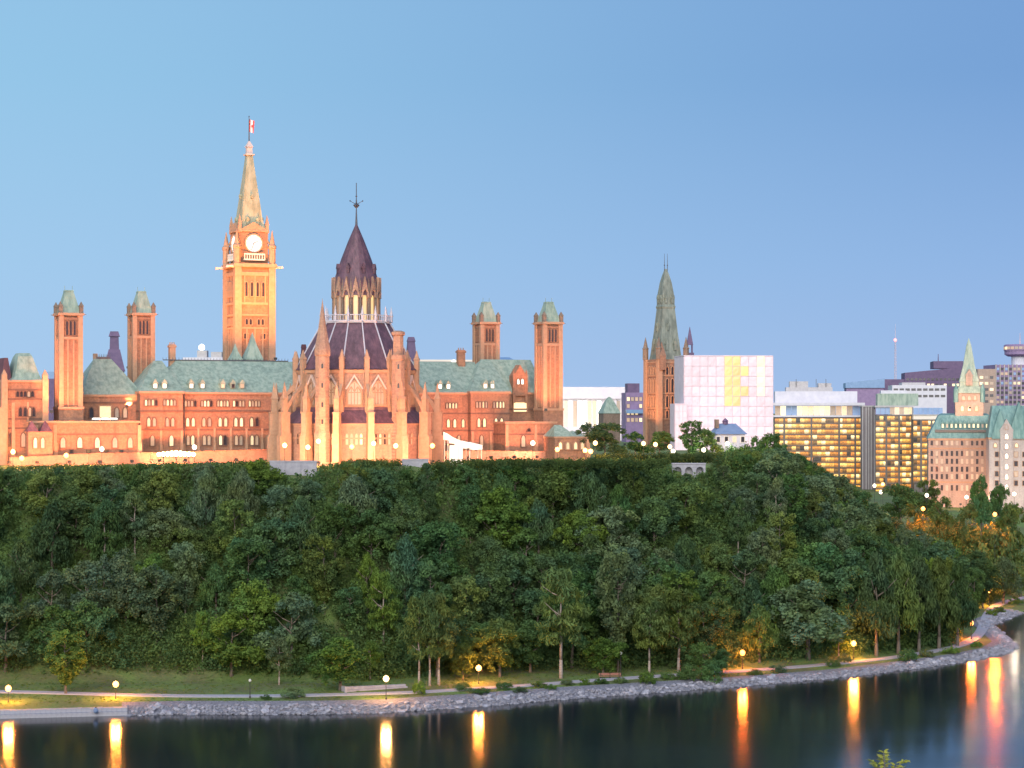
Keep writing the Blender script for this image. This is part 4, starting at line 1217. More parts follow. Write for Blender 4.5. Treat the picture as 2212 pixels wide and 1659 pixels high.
for i in range(5):
    for j in range(4):
        if rng.random() < .3: continue
        window(T.o, T.x(1357 + i * 9), 0, z(866 + j * 15), 1.2, 1.6, pick('pane_warm', 'pane_dim', 'pane_warm'), False, 0, 'window', 'frame_dk', .15, .1)

# --- silhouettes behind the parliament roofs
def silhouette_tower(label, pxc, Y, rowsz, name='dark_tower', mat='purple_dark'):
    T = Site(name, label, 'tower', pxc, Y, R(10), PLAT)
    for nm, (qa, wa), (qb, wb) in rowsz:
        mb = MB(); mb.cfrus(0, 0, wa * T.k, T.z(qa) if qa < 1200 else 0, wb * T.k, T.z(qb)); mb.build(nm, M[mat], T.o)
    return T
silhouette_tower('dark purple tower with tapering roof showing between the two left slender towers', 247, 800,
                 [('base_wall', (1300, 42), (802, 42)), ('tapered_roof', (802, 46), (755, 24)), ('lantern_wall', (755, 20), (727, 18)), ('cap', (727, 24), (716, 17))])
silhouette_tower('dark purple chimney-like turret behind the right side of the round library', 888, 700,
                 [('base_wall', (1300, 24), (770, 22)), ('shaft', (770, 21), (738, 15)), ('cap', (738, 18), (728, 12))], 'dark_turret')
silhouette_tower('dark red stone chimney stack behind the left edge of the round library roof', 656, 640,
                 [('base_wall', (1300, 16), (765, 14)), ('shaft', (765, 12), (752, 10)), ('cap', (752, 12), (744, 9))], 'chimney_stack', 'dark_red')
T = Site('pale_roof_hut', 'pale rooftop block with glowing lamp showing left of the clock tower', 'building', 440, 900, 0, PLAT)
z = T.z
mb = MB(); mb.box(T.x(395), T.x(484), 0, 8, 0, z(772)); mb.build('wall', M['pale_wall'], T.o)
mb = MB(); mb.box(T.x(425), T.x(446), 1, 6, z(772), z(757)); mb.box(T.x(455), T.x(478), 1, 6, z(772), z(760)); mb.build('plant_room', M['concrete'], T.o)
mb = MB(); mb.lathe([(.3, z(757)), (1.3, z(754)), (1.3, z(747)), (.3, z(743))], 10, T.x(435), 1); mb.build('lamp_drum', M['pane_white'], T.o)
T = Site('far_blue_block', 'bluish block showing between the far left pavilion and the first slender tower', 'building', 112, 760, 0, PLAT)
z = T.z; mb = MB(); mb.box(T.x(92), T.x(132), 0, 10, 0, z(818)); mb.build('wall', M['purple_dark'], T.o)
mb = MB(); mb.box(T.x(98), T.x(124), 1, 8, z(818), z(803)); mb.build('plant_room', M['blue_metal'], T.o)
T = Site('roof_terrace_block', 'pale lit block just showing above the right green roof by the orange chimney', 'building', 960, 700, R(10), PLAT)
z = T.z; mb = MB(); mb.box(T.x(905), T.x(1030), 0, 12, 0, z(781)); mb.build('wall', M['pale_wall'], T.o)
mb = MB(); mb.box(T.x(903), T.x(1032), -.5, 12.5, z(781), z(777)); mb.build('glowing_parapet', M['white_glow'], T.o)
mb = MB(); mb.lathe([(.2, z(790)), (.75, z(786)), (.75, z(780)), (.2, z(777))], 10, T.x(979), -1.2); mb.build('lamp_drum', M['pane_white'], T.o)
T = Site('far_bluish_shed', 'low blue roof peeping over the green roof right of third slender tower', 'building', 1085, 800, 0, PLAT)
z = T.z; mb = MB(); mb.box(T.x(1065), T.x(1110), 0, 10, 0, z(778)); mb.build('wall', M['pale_wall'], T.o)
mb = MB(); mb.hip(T.x(1064), T.x(1112), -.5, 10.5, z(778), T.x(1075), T.x(1100), 5, z(771)); mb.build('roof', M['blue_metal'], T.o)

# --- glass office blocks
PANE = {}
def pane_obj(parent, x, y, z0, w, h, mat='office', ang=0.0):
    k = (round(w, 2), round(h, 2), mat)
    if k not in PANE:
        mb = MB(); mb.box(-w / 2, w / 2, -.12, 0, 0, h); PANE[k] = mb.mesh('window', M[mat])
    return link('window', PANE[k], parent, (x, y, z0), (0, 0, ang))

def office(name, label, pxa, pxb, ytop, Y, rz, cols, floors, fh_px, depth_m, edges=(), skip=None):
    T = Site(name, label, 'building', (pxa + pxb) / 2, Y, rz, 18.0)
    z = T.z; a, b = T.x(pxa), T.x(pxb)
    mb = MB(); mb.box(a + .3, b - .3, .4, depth_m, -4, z(ytop)); mb.build('core_wall', M['frame_dk'], T.o)
    cw = (b - a) / cols
    for j in range(floors):
        q = ytop + 3 + j * fh_px
        zt, zb = z(q), z(q + fh_px * .74)
        mb = MB(); mb.box(a - .1, b + .1, -.35, 1.0, z(q + fh_px) + .05, zb - .02); mb.build('floor_slab', M['stone_dark'], T.o)
        for i in range(cols):
            if skip and skip(i, j): continue
            pane_obj(T.o, a + cw * (i + .5), .1, zb, round(cw * .98, 2), round(zt - zb, 2))
    for e in edges:
        x = T.x(e); mb = MB(); mb.box(x - .45, x + .45, -.6, .3, -4, z(ytop)); mb.build('column', M['frame_dk'], T.o)
    return T, a, b
T, a, b = office('glass_office', 'glass office block with glowing yellow floors right of the white wrapped building', 1675, 1864, 901, 1050, R(-6), 21, 13, 12.0, 40, (1695, 1753, 1812, 1846))
z = T.z
mb = MB(); mb.box(a - 1, b, -.8, 41, z(901), z(897)); mb.box(a - 2.5, b + .5, -2.5, 42, z(876), z(870)); mb.build('roof_slab', M['pale_wall'], T.o)
n = 16
for i in range(n):
    x0, x1 = a + (b - a) * i / n, a + (b - a) * (i + 1) / n
    mb = MB(); mb.box(x0 + .08, x1 - .08, .3, .45, z(897), z(877)); mb.build('top_pane', M['office_blue' if i in (2, 3, 14, 15) else pick('pane_warm', 'pane_dim', 'pane_warm')], T.o)
mb = MB(); mb.box(T.x(1676), T.x(1852), 6, 36, z(870), z(845)); mb.build('penthouse', M['pale_wall'], T.o)
mb = MB(); mb.box(T.x(1700), T.x(1800), 10, 30, z(845), z(836)); mb.box(T.x(1708), T.x(1748), 12, 26, z(836), z(823)); mb.box(T.x(1770), T.x(1798), 12, 26, z(836), z(827)); mb.build('plant_room', M['concrete'], T.o)
mb = MB()
for p in (1722, 1765, 1786): mb.tube((T.x(p), 11, z(836)), (T.x(p), 11, z(818)), .15)
mb.build('vent_pipe', M['frame_dk'], T.o)

T = Site('concrete_shaft', 'plain dark concrete shaft standing between the two glass office blocks', 'tower', 1876, 1020, R(-4), 18.0)
z = T.z; mb = MB(); mb.box(T.x(1863), T.x(1890), 0, 10, -4, z(879)); mb.build('shaft', M['concrete_dk'], T.o)
mb = MB()
for p in (1863.5, 1871, 1876.5, 1882, 1889.5): mb.box(T.x(p) - .25, T.x(p) + .25, -.3, -.004, -4, z(878))
mb.box(T.x(1862), T.x(1891), -.4, 10.3, z(879) + .005, z(876)); mb.build('pilasters', M['concrete'], T.o)

T, a, b = office('glass_office', 'taller glass office block with glowing floors and grey-teal rooftop, right of the concrete shaft', 1893, 1972, 896, 1000, R(-8), 10, 14, 12.2, 35, (1915, 1942, 1969))
z = T.z
n = 8
for i in range(n):
    x0, x1 = a + (b - a) * i / n, a + (b - a) * (i + 1) / n
    mb = MB(); mb.box(x0 + .06, x1 - .06, .2, .4, z(895), z(880)); mb.build('top_pane', M['office_blue' if i < 3 else pick('pane_dim', 'office_blue', 'pane_warm')], T.o)
mb = MB(); mb.box(a - .5, b + .5, -.5, 36, z(880), z(876)); mb.build('roof_slab', M['concrete'], T.o)
mb = MB(); mb.box(T.x(1897), T.x(1983), 3, 30, z(876), z(850)); mb.build('penthouse', M['copper'], T.o)
mb = MB(); mb.box(T.x(1905), T.x(1960), 8, 24, z(850), z(843)); mb.build('plant_room', M['pale_wall'], T.o)
T2, a, b = office('stepped_office', 'lower stepped glass office wing between the taller glass block and the copper-roofed chateau block', 1974, 2036, 906, 985, R(-8), 8, 11, 12.2, 30, (1990, 2012, 2034))
z = T2.z
mb = MB(); mb.box(a, b, -.1, 28, z(906), z(897)); mb.build('top_floor', M['white_glow'], T2.o)
mb = MB(); mb.box(a - .4, b + .4, -.6, 29, z(897), z(895)); mb.build('roof_slab', M['concrete'], T2.o)
n = 6
for i in range(n):
    x0, x1 = a + (b - a) * i / n, a + (b - a) * (i + 1) / n
    mb = MB(); mb.box(x0 + .06, x1 - .06, 1.2, 1.4, z(895), z(881)); mb.build('top_pane', M['office_blue'], T2.o)
mb = MB(); mb.box(a, b, 1.5, 24, z(895), z(879)); mb.build('upper_wall', M['pale_wall'], T2.o)
T = Site('pale_slab_block', 'pale lilac slab block rising behind the right glass office block', 'building', 1985, 1150, R(-5), 18.0)
z = T.z; mb = MB(); mb.box(T.x(1928), T.x(2044), 0, 25, 0, z(832)); mb.build('wall', M['pale_wall'], T.o)
mb = MB(); mb.box(T.x(1950), T.x(2000), 3, 20, z(832), z(826)); mb.build('plant_room', M['concrete'], T.o)
for i in range(9):
    for j in range(2): pane_obj(T.o, T.x(1936 + i * 12.5), -.02, z(858 - j * 14), 2.4, 1.3, 'pane_dark')
T = Site('blue_roofed_hall', 'long low hall with sloping blue metal roof beyond the glass offices', 'building', 1868, 1300, R(-6), 18.0)
z = T.z; mb = MB(); mb.box(T.x(1829), T.x(1908), 0, 25, 0, z(836)); mb.build('wall', M['purple_wall'], T.o)
mb = MB(); mb.prism_y([(T.x(1827), z(838)), (T.x(1910), z(838)), (T.x(1910), z(818)), (T.x(1827), z(827))], -1, 26); mb.build('sloping_roof', M['blue_metal'], T.o)
T = Site('dark_stepped_block', 'dark violet stepped office block with lit top strip left of the copper spire', 'building', 2015, 1350, R(-6), 18.0)
z = T.z
mb = MB(); mb.prism_y([(T.x(1956), -2), (T.x(2085), -2), (T.x(2085), z(793)), (T.x(1956), z(805))], 0, 30); mb.build('wall', M['purple_dark'], T.o)
mb = MB(); mb.box(T.x(2017), T.x(2080), 2, 25, z(796), z(780)); mb.build('upper_storey', M['purple_dark'], T.o)
mb = MB(); mb.box(T.x(1908), T.x(1957), 1, 26, -2, z(819)); mb.build('side_wall', M['purple_dark'], T.o)
for i in range(14):
    for j in range(2):
        pane_obj(T.o, T.x(1962 + i * 8.8), -.05, z(834 - j * 12), 1.7, 1.5, 'pane_warm' if rng.random() < (.5 if j == 0 else .1) else 'pane_dark')
mb = MB(); mb.tube((T.x(2029), 8, z(781)), (T.x(2029), 8, z(764)), .4, .2); mb.build('mast', M['purple_dark'], T.o)
T = Site('pink_slab_block', 'pinkish slab block right of the copper spire', 'building', 2131, 1200, 0, 18.0)
z = T.z; mb = MB(); mb.box(T.x(2112), T.x(2151), 0, 20, 0, z(797)); mb.build('wall', M['conf_wall'], T.o)
for i in range(3):
    for j in range(5): pane_obj(T.o, T.x(2120 + i * 11), -.02, z(818 + j * 13), 2.0, 1.5, pick('pane_dim', 'pane_dark', 'pane_warm'))
T = Site('hotel_tower', 'tall violet tower block with gridded windows and round drum storey at the right edge', 'building', 2195, 1250, R(4), 18.0)
z = T.z; mb = MB(); mb.box(T.x(2149), T.x(2262), 0, 24, 0, z(788)); mb.build('wall', M['purple_wall'], T.o)
for i in range(12):
    for j in range(9):
        pane_obj(T.o, T.x(2155 + i * 9.2), -.05, z(800 + j * 10.2), 1.55, 1.6, pick('pane_dark', 'pane_dark', 'pane_dim', 'office_blue', 'pane_dark', 'pane_warm' if i > 3 else 'pane_dark'))
mb = MB()
for i in range(13): x = T.x(2150.4 + i * 9.2); mb.box(x - .3, x + .3, -.5, -.004, 0, z(787))
mb.build('pilasters', M['conf_grey'], T.o)
cx = T.x(2215)
mb = MB(); mb.lathe([(5.2, z(788)), (5.2, z(768))], 20, cx, 10); mb.build('drum_neck', M['pale_wall'], T.o)
mb = MB(); mb.lathe([(7.2, z(769)), (9.2, z(765)), (9.2, z(757)), (9.6, z(757)), (9.6, z(745)), (8.8, z(743))], 24, cx, 10); mb.build('drum_storey', M['purple_wall'], T.o)
for k in range(24):
    a = 2 * PI * k / 24; mb = MB(); mb.box(-1.0, 1.0, -.1, .1, z(754), z(748)); mb.xform(Matrix.Translation((cx + 9.62 * math.cos(a), 10 + 9.62 * math.sin(a), 0)) @ Matrix.Rotation(a + PI / 2, 4, 'Z')); mb.build('drum_pane', M[pick('pane_dim', 'pane_warm', 'pane_dim')], T.o)
mb = MB(); mb.tube((cx, 10, z(743)), (cx, 10, z(718)), .4, .15); mb.build('mast', M['mast'], T.o)

# --- chateau-like block with spire
T = Site('chateau_block', 'pink stone chateau-like block with teal copper mansard roof and tall spire', 'building', 2075, 830, R(-10), 17.0)
z = T.z; a, b = T.x(2008), T.x(2142)
mb = MB(); mb.box(a, b, 0, 24, -4, z(950)); mb.box(a - .3, b + .3, -.3, 24.3, z(951), z(947), 1)
mb.box(a - .2, b + .2, -.2, -.004, z(970), z(967), 1); mb.box(a - .2, b + .2, -.2, -.004, z(1043), z(1040), 1); mb.build('wall', [M['conf_wall'], M['stone_dress']], T.o)
mb = MB(); mb.frus((a - .4, b + .4, -.4, 24.4), z(947), (T.x(2030), b - 1, 3.6, 20), z(897)); mb.frus((T.x(2030), b - 1, 3.6, 20), z(897), (T.x(2036), b - 2, 8, 16), z(893)); mb.build('mansard_roof', M['copper_teal'], T.o)
mb = MB(); mb.box(T.x(2022), b, .2, .9, z(934), z(928)); mb.build('roof_band', M['frame_dk'], T.o)
for i in range(12):
    p = 2015 + i * 10.5
    for j, (yt, yb) in enumerate(((952, 962), (974, 985), (991, 1002), (1008, 1019), (1024, 1035), (1048, 1060))):
        window(T.o, T.x(p), 0, z(yb), .95, z(yt) - z(yb), pick('pane_dark', 'pane_dark', 'pane_dim', 'pane_dim'), False, 0, 'window', 'conf_wall', .28, .16)
for i in range(11):
    p = 2038 + i * 9.2; mb = MB(); x = T.x(p)
    mb.box(x - .55, x + .55, .9, 3.6, z(925), z(915)); mb.prism_y([(x - .75, z(915)), (x + .75, z(915)), (x, z(908))], .8, 3.8); d = mb.build('dormer', M['copper_teal'], T.o)
    mb = MB(); mb.box(x - .35, x + .35, .82, .88, z(924), z(916)); mb.build('dormer_pane', M['pane_warm' if rng.random() < .6 else 'pane_dim'], d)
# spire tower
sx = T.x(2094); sy = 9
mb = MB(); mb.cfrus(sx, sy, 11.0, z(930), 11.0, z(869)); mb.cfrus(sx, sy, 9.4, z(869), 9.2, z(849)); mb.build('tower_wall', M['conf_wall'], T.o)
for t in (-2.8, 0, 2.8): window(T.o, sx + t, sy - 5.5, z(888), 1.2, z(876) - z(888), 'pane_dim', True); window(T.o, sx + t * .8, sy - 4.7, z(864), 1.1, z(854) - z(864), 'pane_dim', True)
mb = MB(); mb.cfrus(sx, sy, 10.4, z(849), 8.2, z(835)); mb.cfrus(sx, sy, 7.6, z(835), 7.2, z(824)); mb.cfrus(sx, sy, 7.8, z(824), 4.6, z(790)); mb.cfrus(sx, sy, 4.6, z(790), 1.9, z(745)); mb.cfrus(sx, sy, 1.9, z(745), .15, z(729)); mb.build('spire', M['copper'], T.o)
mb = MB(); mb.box(sx - 1.3, sx + 1.3, sy - 4.5, sy - 2, z(832), z(812)); mb.prism_y([(sx - 1.6, z(812)), (sx + 1.6, z(812)), (sx, z(796))], sy - 4.6, sy - 1.5); mb.build('gable', M['conf_wall'], T.o)
for q in (-1, 1):
    mb = MB(); mb.lathe([(1.0, z(869)), (1.0, z(842)), (.05, z(826))], 8, sx + q * 5.2, sy - 4.8); mb.build('corner_turret', M['copper_teal'], T.o)
# right-hand wing, nearer and paler
T = Site('chateau_wing', 'pale stone wing with steep teal roof and bright stair windows at the right edge', 'building', 2200, 800, R(-10), 17.0)
z = T.z; a, b = T.x(2139), T.x(2262)
mb = MB(); mb.box(a, b, 0, 22, -4, z(948)); mb.box(a - .3, b + .3, -.3, 22.3, z(949), z(945), 1); mb.build('wall', [M['conf_grey'], M['stone_dress']], T.o)
mb = MB(); mb.frus((a - .4, b + .4, -.4, 22.4), z(945), (a + 1.5, b - 1, 5, 17), z(876)); mb.build('steep_roof', M['copper_teal'], T.o)
for px0, px1, yt in ((2145, 2178, 884), (2180, 2222, 868), (2224, 2256, 884)):
    x0, x1 = T.x(px0), T.x(px1); mb = MB(); mb.prism_y([(x0, z(948)), (x1, z(948)), (x1, z(938)), ((x0 + x1) / 2, z(yt)), (x0, z(938))], -.9, 6); mb.build('gable_roof', M['copper_teal'], T.o)
mb = MB(); x = T.x(2175); mb.box(x - 2.4, x + 2.4, -1.3, -.004, -4, z(930)); mb.prism_y([(x - 2.7, z(930)), (x + 2.7, z(930)), (x, z(905))], -1.4, 3); mb.build('stair_bay', M['conf_grey'], T.o)
for q in (922, 943, 964, 985, 1008, 1030, 1052): window(T.o, x, -1.3, z(q + 5), 1.1, 1.9, 'pane_white', True, 0, 'window', 'stone_dress', .25, .16)
for p in (2155, 2195, 2212):
    for q in (980, 1000, 1022, 1042): window(T.o, T.x(p), 0, z(q + 7), 1.3, 1.9, pick('pane_dark', 'pane_dark', 'pane_dim'), False, 0, 'window', 'stone_dress', .25, .16)
for p in (2152, 2196): window(T.o, T.x(p), 0, z(966), 1.1, 1.6, 'pane_warm', True)

# --- radio mast
T = Site('radio_mast', 'thin far-off radio mast with pink-red beacon light', 'mast', 1934, 1700, 0, 18.0)
z = T.z; mb = MB()
for k in range(3):
    a = k * 2 * PI / 3; mb.tube((1.4 * math.cos(a), 1.4 * math.sin(a), 0), (.5 * math.cos(a), .5 * math.sin(a), z(735)), .22, .16, 5)
for q in range(740, 830, 6): mb.lathe([(1.0, z(q)), (1.0, z(q) + .3)], 3)
mb.tube((0, 0, z(735)), (0, 0, z(700)), .25, .1); mb.build('lattice', M['mast'], T.o)
mb = MB(); mb.lathe([(.2, z(738)), (1.2, z(736)), (1.2, z(733)), (.2, z(731))], 8); mb.build('beacon', M['red_beacon'], T.o)

# ------------------------------------------------------------------ terrace walls on the crest
def wall_run(name, label, pts, thick, h, mat, coping='stone', step=3.0, base=-2.5, top=None):
    """a low wall along points; its coping stones are single parts"""
    o = thing(name, label, 'wall', (pts[0].x, pts[0].y, pts[0].z))
    mb = MB(); st = []
    for p, q in zip(pts, pts[1:]):
        d = (q - p); L = math.hypot(d.x, d.y); a = math.atan2(d.y, d.x)
        s0 = len(mb.v); mb.frus((0, L, -thick / 2, thick / 2), base, (0, L, -thick / 2, thick / 2), h)
        Mx = Matrix.Translation(Vector((p.x - pts[0].x, p.y - pts[0].y, 0))) @ Matrix.Rotation(a, 4, 'Z')
        for i in range(s0, len(mb.v)):
            x, y, z_ = mb.v[i]; mb.v[i] = (x, y, z_ + (q.z - p.z) * (x / L) + p.z - pts[0].z)
        mb.xform(Mx, s0)
        n = max(1, int(L / step))
        for k in range(n): st.append((Mx @ Vector(((k + .5) * L / n, 0, 0)), p.z - pts[0].z + (q.z - p.z) * (k + .5) / n, a, L / n, math.atan2(q.z - p.z, L)))
    mb.build('wall', M[mat], o)
    cm = MB(); cm.box(-.48, .48, -thick / 2 - .12, thick / 2 + .12, 0, .22); me = cm.mesh('coping_stone', M[coping])
    for p, zz, a, L, sl in st: link('coping_stone', me, o, (p.x, p.y, zz + h + .004), (0, -sl, a), (L, 1, 1))
    return o
def crest(px, py, v): return px2w(px, py, depth(Uat(px, v), v))
wall_run('terrace_wall', 'low pinkish stone terrace wall running along the crest below the left wing',
         [crest(20, 990, 11), crest(110, 986, 11), crest(190, 981, 11), crest(330, 979, 15), crest(590, 972, 17)], .6, 0, 'stone_dark', base=-3.0)
wall_run('terrace_wall', 'pale stone terrace wall on the crest at the foot of the round library',
         [wpos(-20.5, -16, .6), wpos(-14, -25.5, .6), wpos(0, -29, .5), wpos(14, -25.5, .5), wpos(23, -14, .6)], .6, 0, 'stone_dark', base=-3.0)
wall_run('terrace_wall', 'pinkish stone terrace wall on the crest below the right wing and lodge',
         [crest(940, 977, 16), crest(1050, 975, 16), crest(1110, 976, 12), crest(1195, 977, 12)], .6, 0, 'stone_dark', base=-3.0)
def retaining(label, pa, pb, ytop, ybot, Y, arches=0):
    Y = hit((pa + pb) / 2, ybot + 2).y
    a, b = px2w(pa, ytop, Y), px2w(pb, ytop, Y); hgt = (ybot - ytop) * Y / F
    T = thing('retaining_wall', label, 'wall', ((a.x + b.x) / 2, Y, a.z - hgt)); w = b.x - a.x
    mb = MB(); n = max(2, int(w / 3))
    if arches:
        n = arches; cw = w / n
        for i in range(n):
            x0 = -w / 2 + i * cw; x1 = x0 + cw; m_ = (x0 + x1) / 2; r = cw * .34
            arc = [(m_ - r * math.cos(t * PI / 8), hgt * .45 + r * math.sin(t * PI / 8)) for t in range(9)]
            mb.prism_y([(x0, -3), (m_ - r, -3)] + arc + [(m_ + r, -3), (x1, -3), (x1, hgt), (x0, hgt)], 0, .8)
        mb.box(-w / 2, w / 2, 1.5, 2, -3, hgt - .2)
        mb.build('arcade', M['wall_conc'], T)
    else:
        cw = w / n
        for i in range(n):
            q = MB(); q.box(-w / 2 + i * cw + .02, -w / 2 + (i + 1) * cw - .02, rng.uniform(-.03, .03), .8, -4, hgt); q.build('wall_panel', M['wall_conc'], T)
    mb = MB(); mb.box(-w / 2 - .1, w / 2 + .1, -.15, 1.0 if not arches else 2.1, hgt + .004, hgt + .3); mb.build('coping', M['wall_conc'], T)
retaining('pale lilac concrete retaining wall showing between trees below the left edge of the library', 582, 684, 998, 1027, 470)
retaining('short pale retaining wall among the treetops below the right side of the library', 868, 925, 994, 1006, 470)
retaining('pale arched retaining wall showing among trees below the wrapped building', 1452, 1524, 1003, 1028, 478, 3)

# ------------------------------------------------------------------ lamps
def lamp_post_mesh(h):
    mb = MB(); mb.lathe([(.17, 0), (.17, .35), (.09, .5), (.06, h * .6), (.055, h - .1), (.16, h - .05), (.16, h + .04), (.05, h + .06)], 8)
    return mb.mesh('post', M['pole'])
LAMP_LIGHT = {}
for k_, c_, p_ in (('globe_na', (1.0, .32, .05), 16000), ('globe_orange', (1.0, .20, .025), 14000), ('globe_warm', (1.0, .44, .12), 11000), ('globe_white', (1.0, .84, .62), 5000), ('globe_valley', (1.0, .15, .010), 60000)):
    LAMP_LIGHT[k_] = bpy.data.lights.new('lamp_light', 'POINT'); LAMP_LIGHT[k_].color = c_; LAMP_LIGHT[k_].energy = p_; LAMP_LIGHT[k_].shadow_soft_size = .75
POSTS = {}
GLOBES = {}
def street_lamp(p, base, r, globe, label, group):
    h = p.z - r - base
    if h < 1.2: h = 1.2; base = p.z - r - h
    k = round(h, 1)
    if k not in POSTS: POSTS[k] = lamp_post_mesh(k)
    if (r, globe) not in GLOBES:
        mb = MB(); mb.lathe([(r * .25, -r), (r * .72, -r * .7), (r, 0), (r * .72, r * .7), (r * .12, r), (.02, r * 1.12)], 8); GLOBES[(r, globe)] = mb.mesh('globe', M[globe])
    o = thing('street_lamp', label, 'lamp', (p.x, p.y, p.z - r - k), 0, group)
    link('post', POSTS[k], o)
    link('globe', GLOBES[(r, globe)], o, (0, 0, k + r))
    if globe in LAMP_LIGHT:
        lo = bpy.data.objects.new('lamp_light', LAMP_LIGHT[globe]); COL.objects.link(lo); lo.parent = o; lo.location = (0, 0, k + r)
    return o
# along the river path: globe pixel, picture row of the foot
for px, py, pf, gm, lb in [(18, 1487, 1518, 'globe_na', 'orange globe lamp on the riverside lawn at the far left edge'),
                           (250, 1478, 1511, 'globe_na', 'orange globe lamp on the lawn right of the small yellow-green tree'),
                           (834, 1466, 1512, 'globe_warm', 'warm yellow globe lamp before the low concrete wall'),
                           (1034, 1443, 1478, 'globe_na', 'yellow-orange globe lamp beside the path right of the birch cluster'),
                           (1604, 1410, 1446, 'globe_orange', 'deep orange globe lamp glowing in a hollow of the riverside trees'),
                           (1844, 1390, 1424, 'globe_na', 'yellow globe lamp left of the dark drooping grove'),
                           (2137, 1276, 1310, 'globe_na', 'yellow globe lamp by the far bend of the path at right'),
                           (2098, 1346, 1382, 'globe_orange', 'orange globe lamp half hidden at the right end of the drooping grove')]:
    g_ = hit(px, pf)
    q = px2w(px, py, g_.y)
    street_lamp(q, tz(q.x, q.y) - .05, .6, gm, lb, 'lamps along the river path')
for px, py, pf, lb in [(540, 1470, 1509, 'unlit globe lamp post between the path and the rocks, below the clock tower'), (1341, 1411, 1462, 'unlit globe lamp post by the tall grey poplar')]:
    g_ = hit(px, pf); q = px2w(px, py, g_.y)
    street_lamp(q, tz(q.x, q.y) - .05, .3, 'globe_off', lb, 'unlit lamps along the river path')
HILL = [(28, 976, 496, 'globe_warm', 'warm globe lamp before the far left pavilion, upper of two'), (47, 990, 480, 'globe_na', 'orange globe lamp at the crest below the far left pavilion'),
        (143, 984, 482, 'globe_na', 'orange globe lamp at the crest below the leftmost slender tower'), (220, 970, 497, 'globe_white', 'white globe lamp before the low range left of the bright floodlight'),
        (420, 966, 497, 'globe_white', 'white globe lamp just right of the brightest floodlight'), (615, 962, 495, 'globe_warm', 'warm globe lamp at the left foot of the round library'),
        (665, 966, 492, 'globe_warm', 'warm globe lamp left of the library stair turret, lower of a pair'), (688, 953, 500, 'globe_warm', 'small warm globe lamp left of the library stair turret, upper of a pair'),
        (760, 965, 492, 'globe_na', 'yellow globe lamp before the middle of the library'), (807, 958, 493, 'globe_warm', 'pale globe lamp before the middle pier of the library'),
        (855, 963, 492, 'globe_warm', 'warm globe lamp before the right half of the library'), (934, 963, 495, 'globe_na', 'yellow globe lamp between the library and the marquee'),
        (1151, 957, 510, 'globe_white', 'white globe lamp before the low range left of the lodge'), (1204, 971, 508, 'globe_na', 'orange globe lamp at the left corner of the green-roofed lodge'),
        (1264, 973, 512, 'globe_na', 'orange globe lamp right of the lodge, left of a touching pair'), (1276, 975, 512, 'globe_na', 'orange globe lamp right of the lodge, right of a touching pair'),
        (1286, 957, 525, 'globe_warm', 'pinkish globe lamp beside the round tree right of the lodge'), (1390, 958, 560, 'globe_warm', 'warm globe lamp at the foot of the spired tower, leftmost of three'),
        (1416, 960, 560, 'globe_warm', 'warm globe lamp at the foot of the spired tower, middle of three'), (1447, 965, 560, 'globe_warm', 'warm globe lamp before the scaffold hoist tower'),
        (1454, 975, 540, 'globe_white', 'small white globe lamp low below the scaffold hoist tower'), (1520, 972, 545, 'globe_white', 'white globe lamp left of the blue-roofed house'),
        (1571, 958, 560, 'globe_white', 'white globe lamp before the blue-roofed house'),
        (1907, 1046, 760, 'globe_na', 'yellow lamp at the foot of the taller glass office, uppermost of three'), (1903, 1063, 740, 'globe_white', 'white lamp at the foot of the taller glass office, lowest of three'),
        (1889, 1049, 760, 'globe_white', 'pinkish white lamp at the foot of the concrete shaft'), (2002, 1070, 690, 'globe_white', 'greenish white lamp above the orange-lit bushes'),
        (1994, 1099, 640, 'globe_valley', 'deep orange lamp glowing over bushes below the glass offices'), (2149, 1111, 640, 'globe_valley', 'deep orange lamp glowing over bushes below the chateau block'),
        (2088, 1074, 700, 'globe_white', 'white lamp before the middle of the chateau block'), (2191, 1067, 700, 'globe_white', 'white lamp at the foot of the pale chateau wing')]
for px, py, Y, gm, lb in HILL:
    q = px2w(px, py, Y)
    gz = tz(q.x, q.y)
    r = .58 if Y < 600 else .66
    street_lamp(q, min(gz, q.z - 3.2), r, gm, lb, 'lamps on the hilltop' if px < 1700 else 'lamps in the valley on the right')

# ------------------------------------------------------------------ floodlights
FH = MB(); FH.box(-.42, .42, -.3, .22, .35, .95); FH.box(-.06, .06, -.06, .06, 0, .4); FH.box(-.5, .5, -.05, .05, .3, .36)
FHM = FH.mesh('housing', M['pole'])
FG = MB(); FG.box(-.36, .36, .225, .26, .41, .89); FGM = FG.mesh('lens', M['pane_white'])
FLN = {}
def flood(pos, target, power, color, where, size=85, blend=.6, soft=.5):
    n = FLN.setdefault(where, []); 
    d = Vector(target) - Vector(pos)
    o = thing('floodlight', 'black floodlight ' + where, 'floodlight', pos, math.atan2(-d.x, d.y), 'floodlights aimed at the buildings')
    link('housing', FHM, o); link('lens', FGM, o)
    L = bpy.data.lights.new('flood_beam', 'SPOT'); L.energy = power; L.color = color; L.spot_size = R(size); L.spot_blend = blend; L.shadow_soft_size = soft
    lo = bpy.data.objects.new('flood_beam', L); COL.objects.link(lo); lo.parent = o
    lo.location = (0, .6, .65)
    el = math.atan2(d.z - .65, math.hypot(d.x, d.y))
    lo.rotation_euler = (PI / 2 + el, 0, 0)
    n.append((pos[0] / pos[1], o))
NA = (1.0, .255, .098); AM = (1.0, .30, .15); PK = (1.0, .34, .185); YE = (1.0, .335, .066)
FP = 0.62
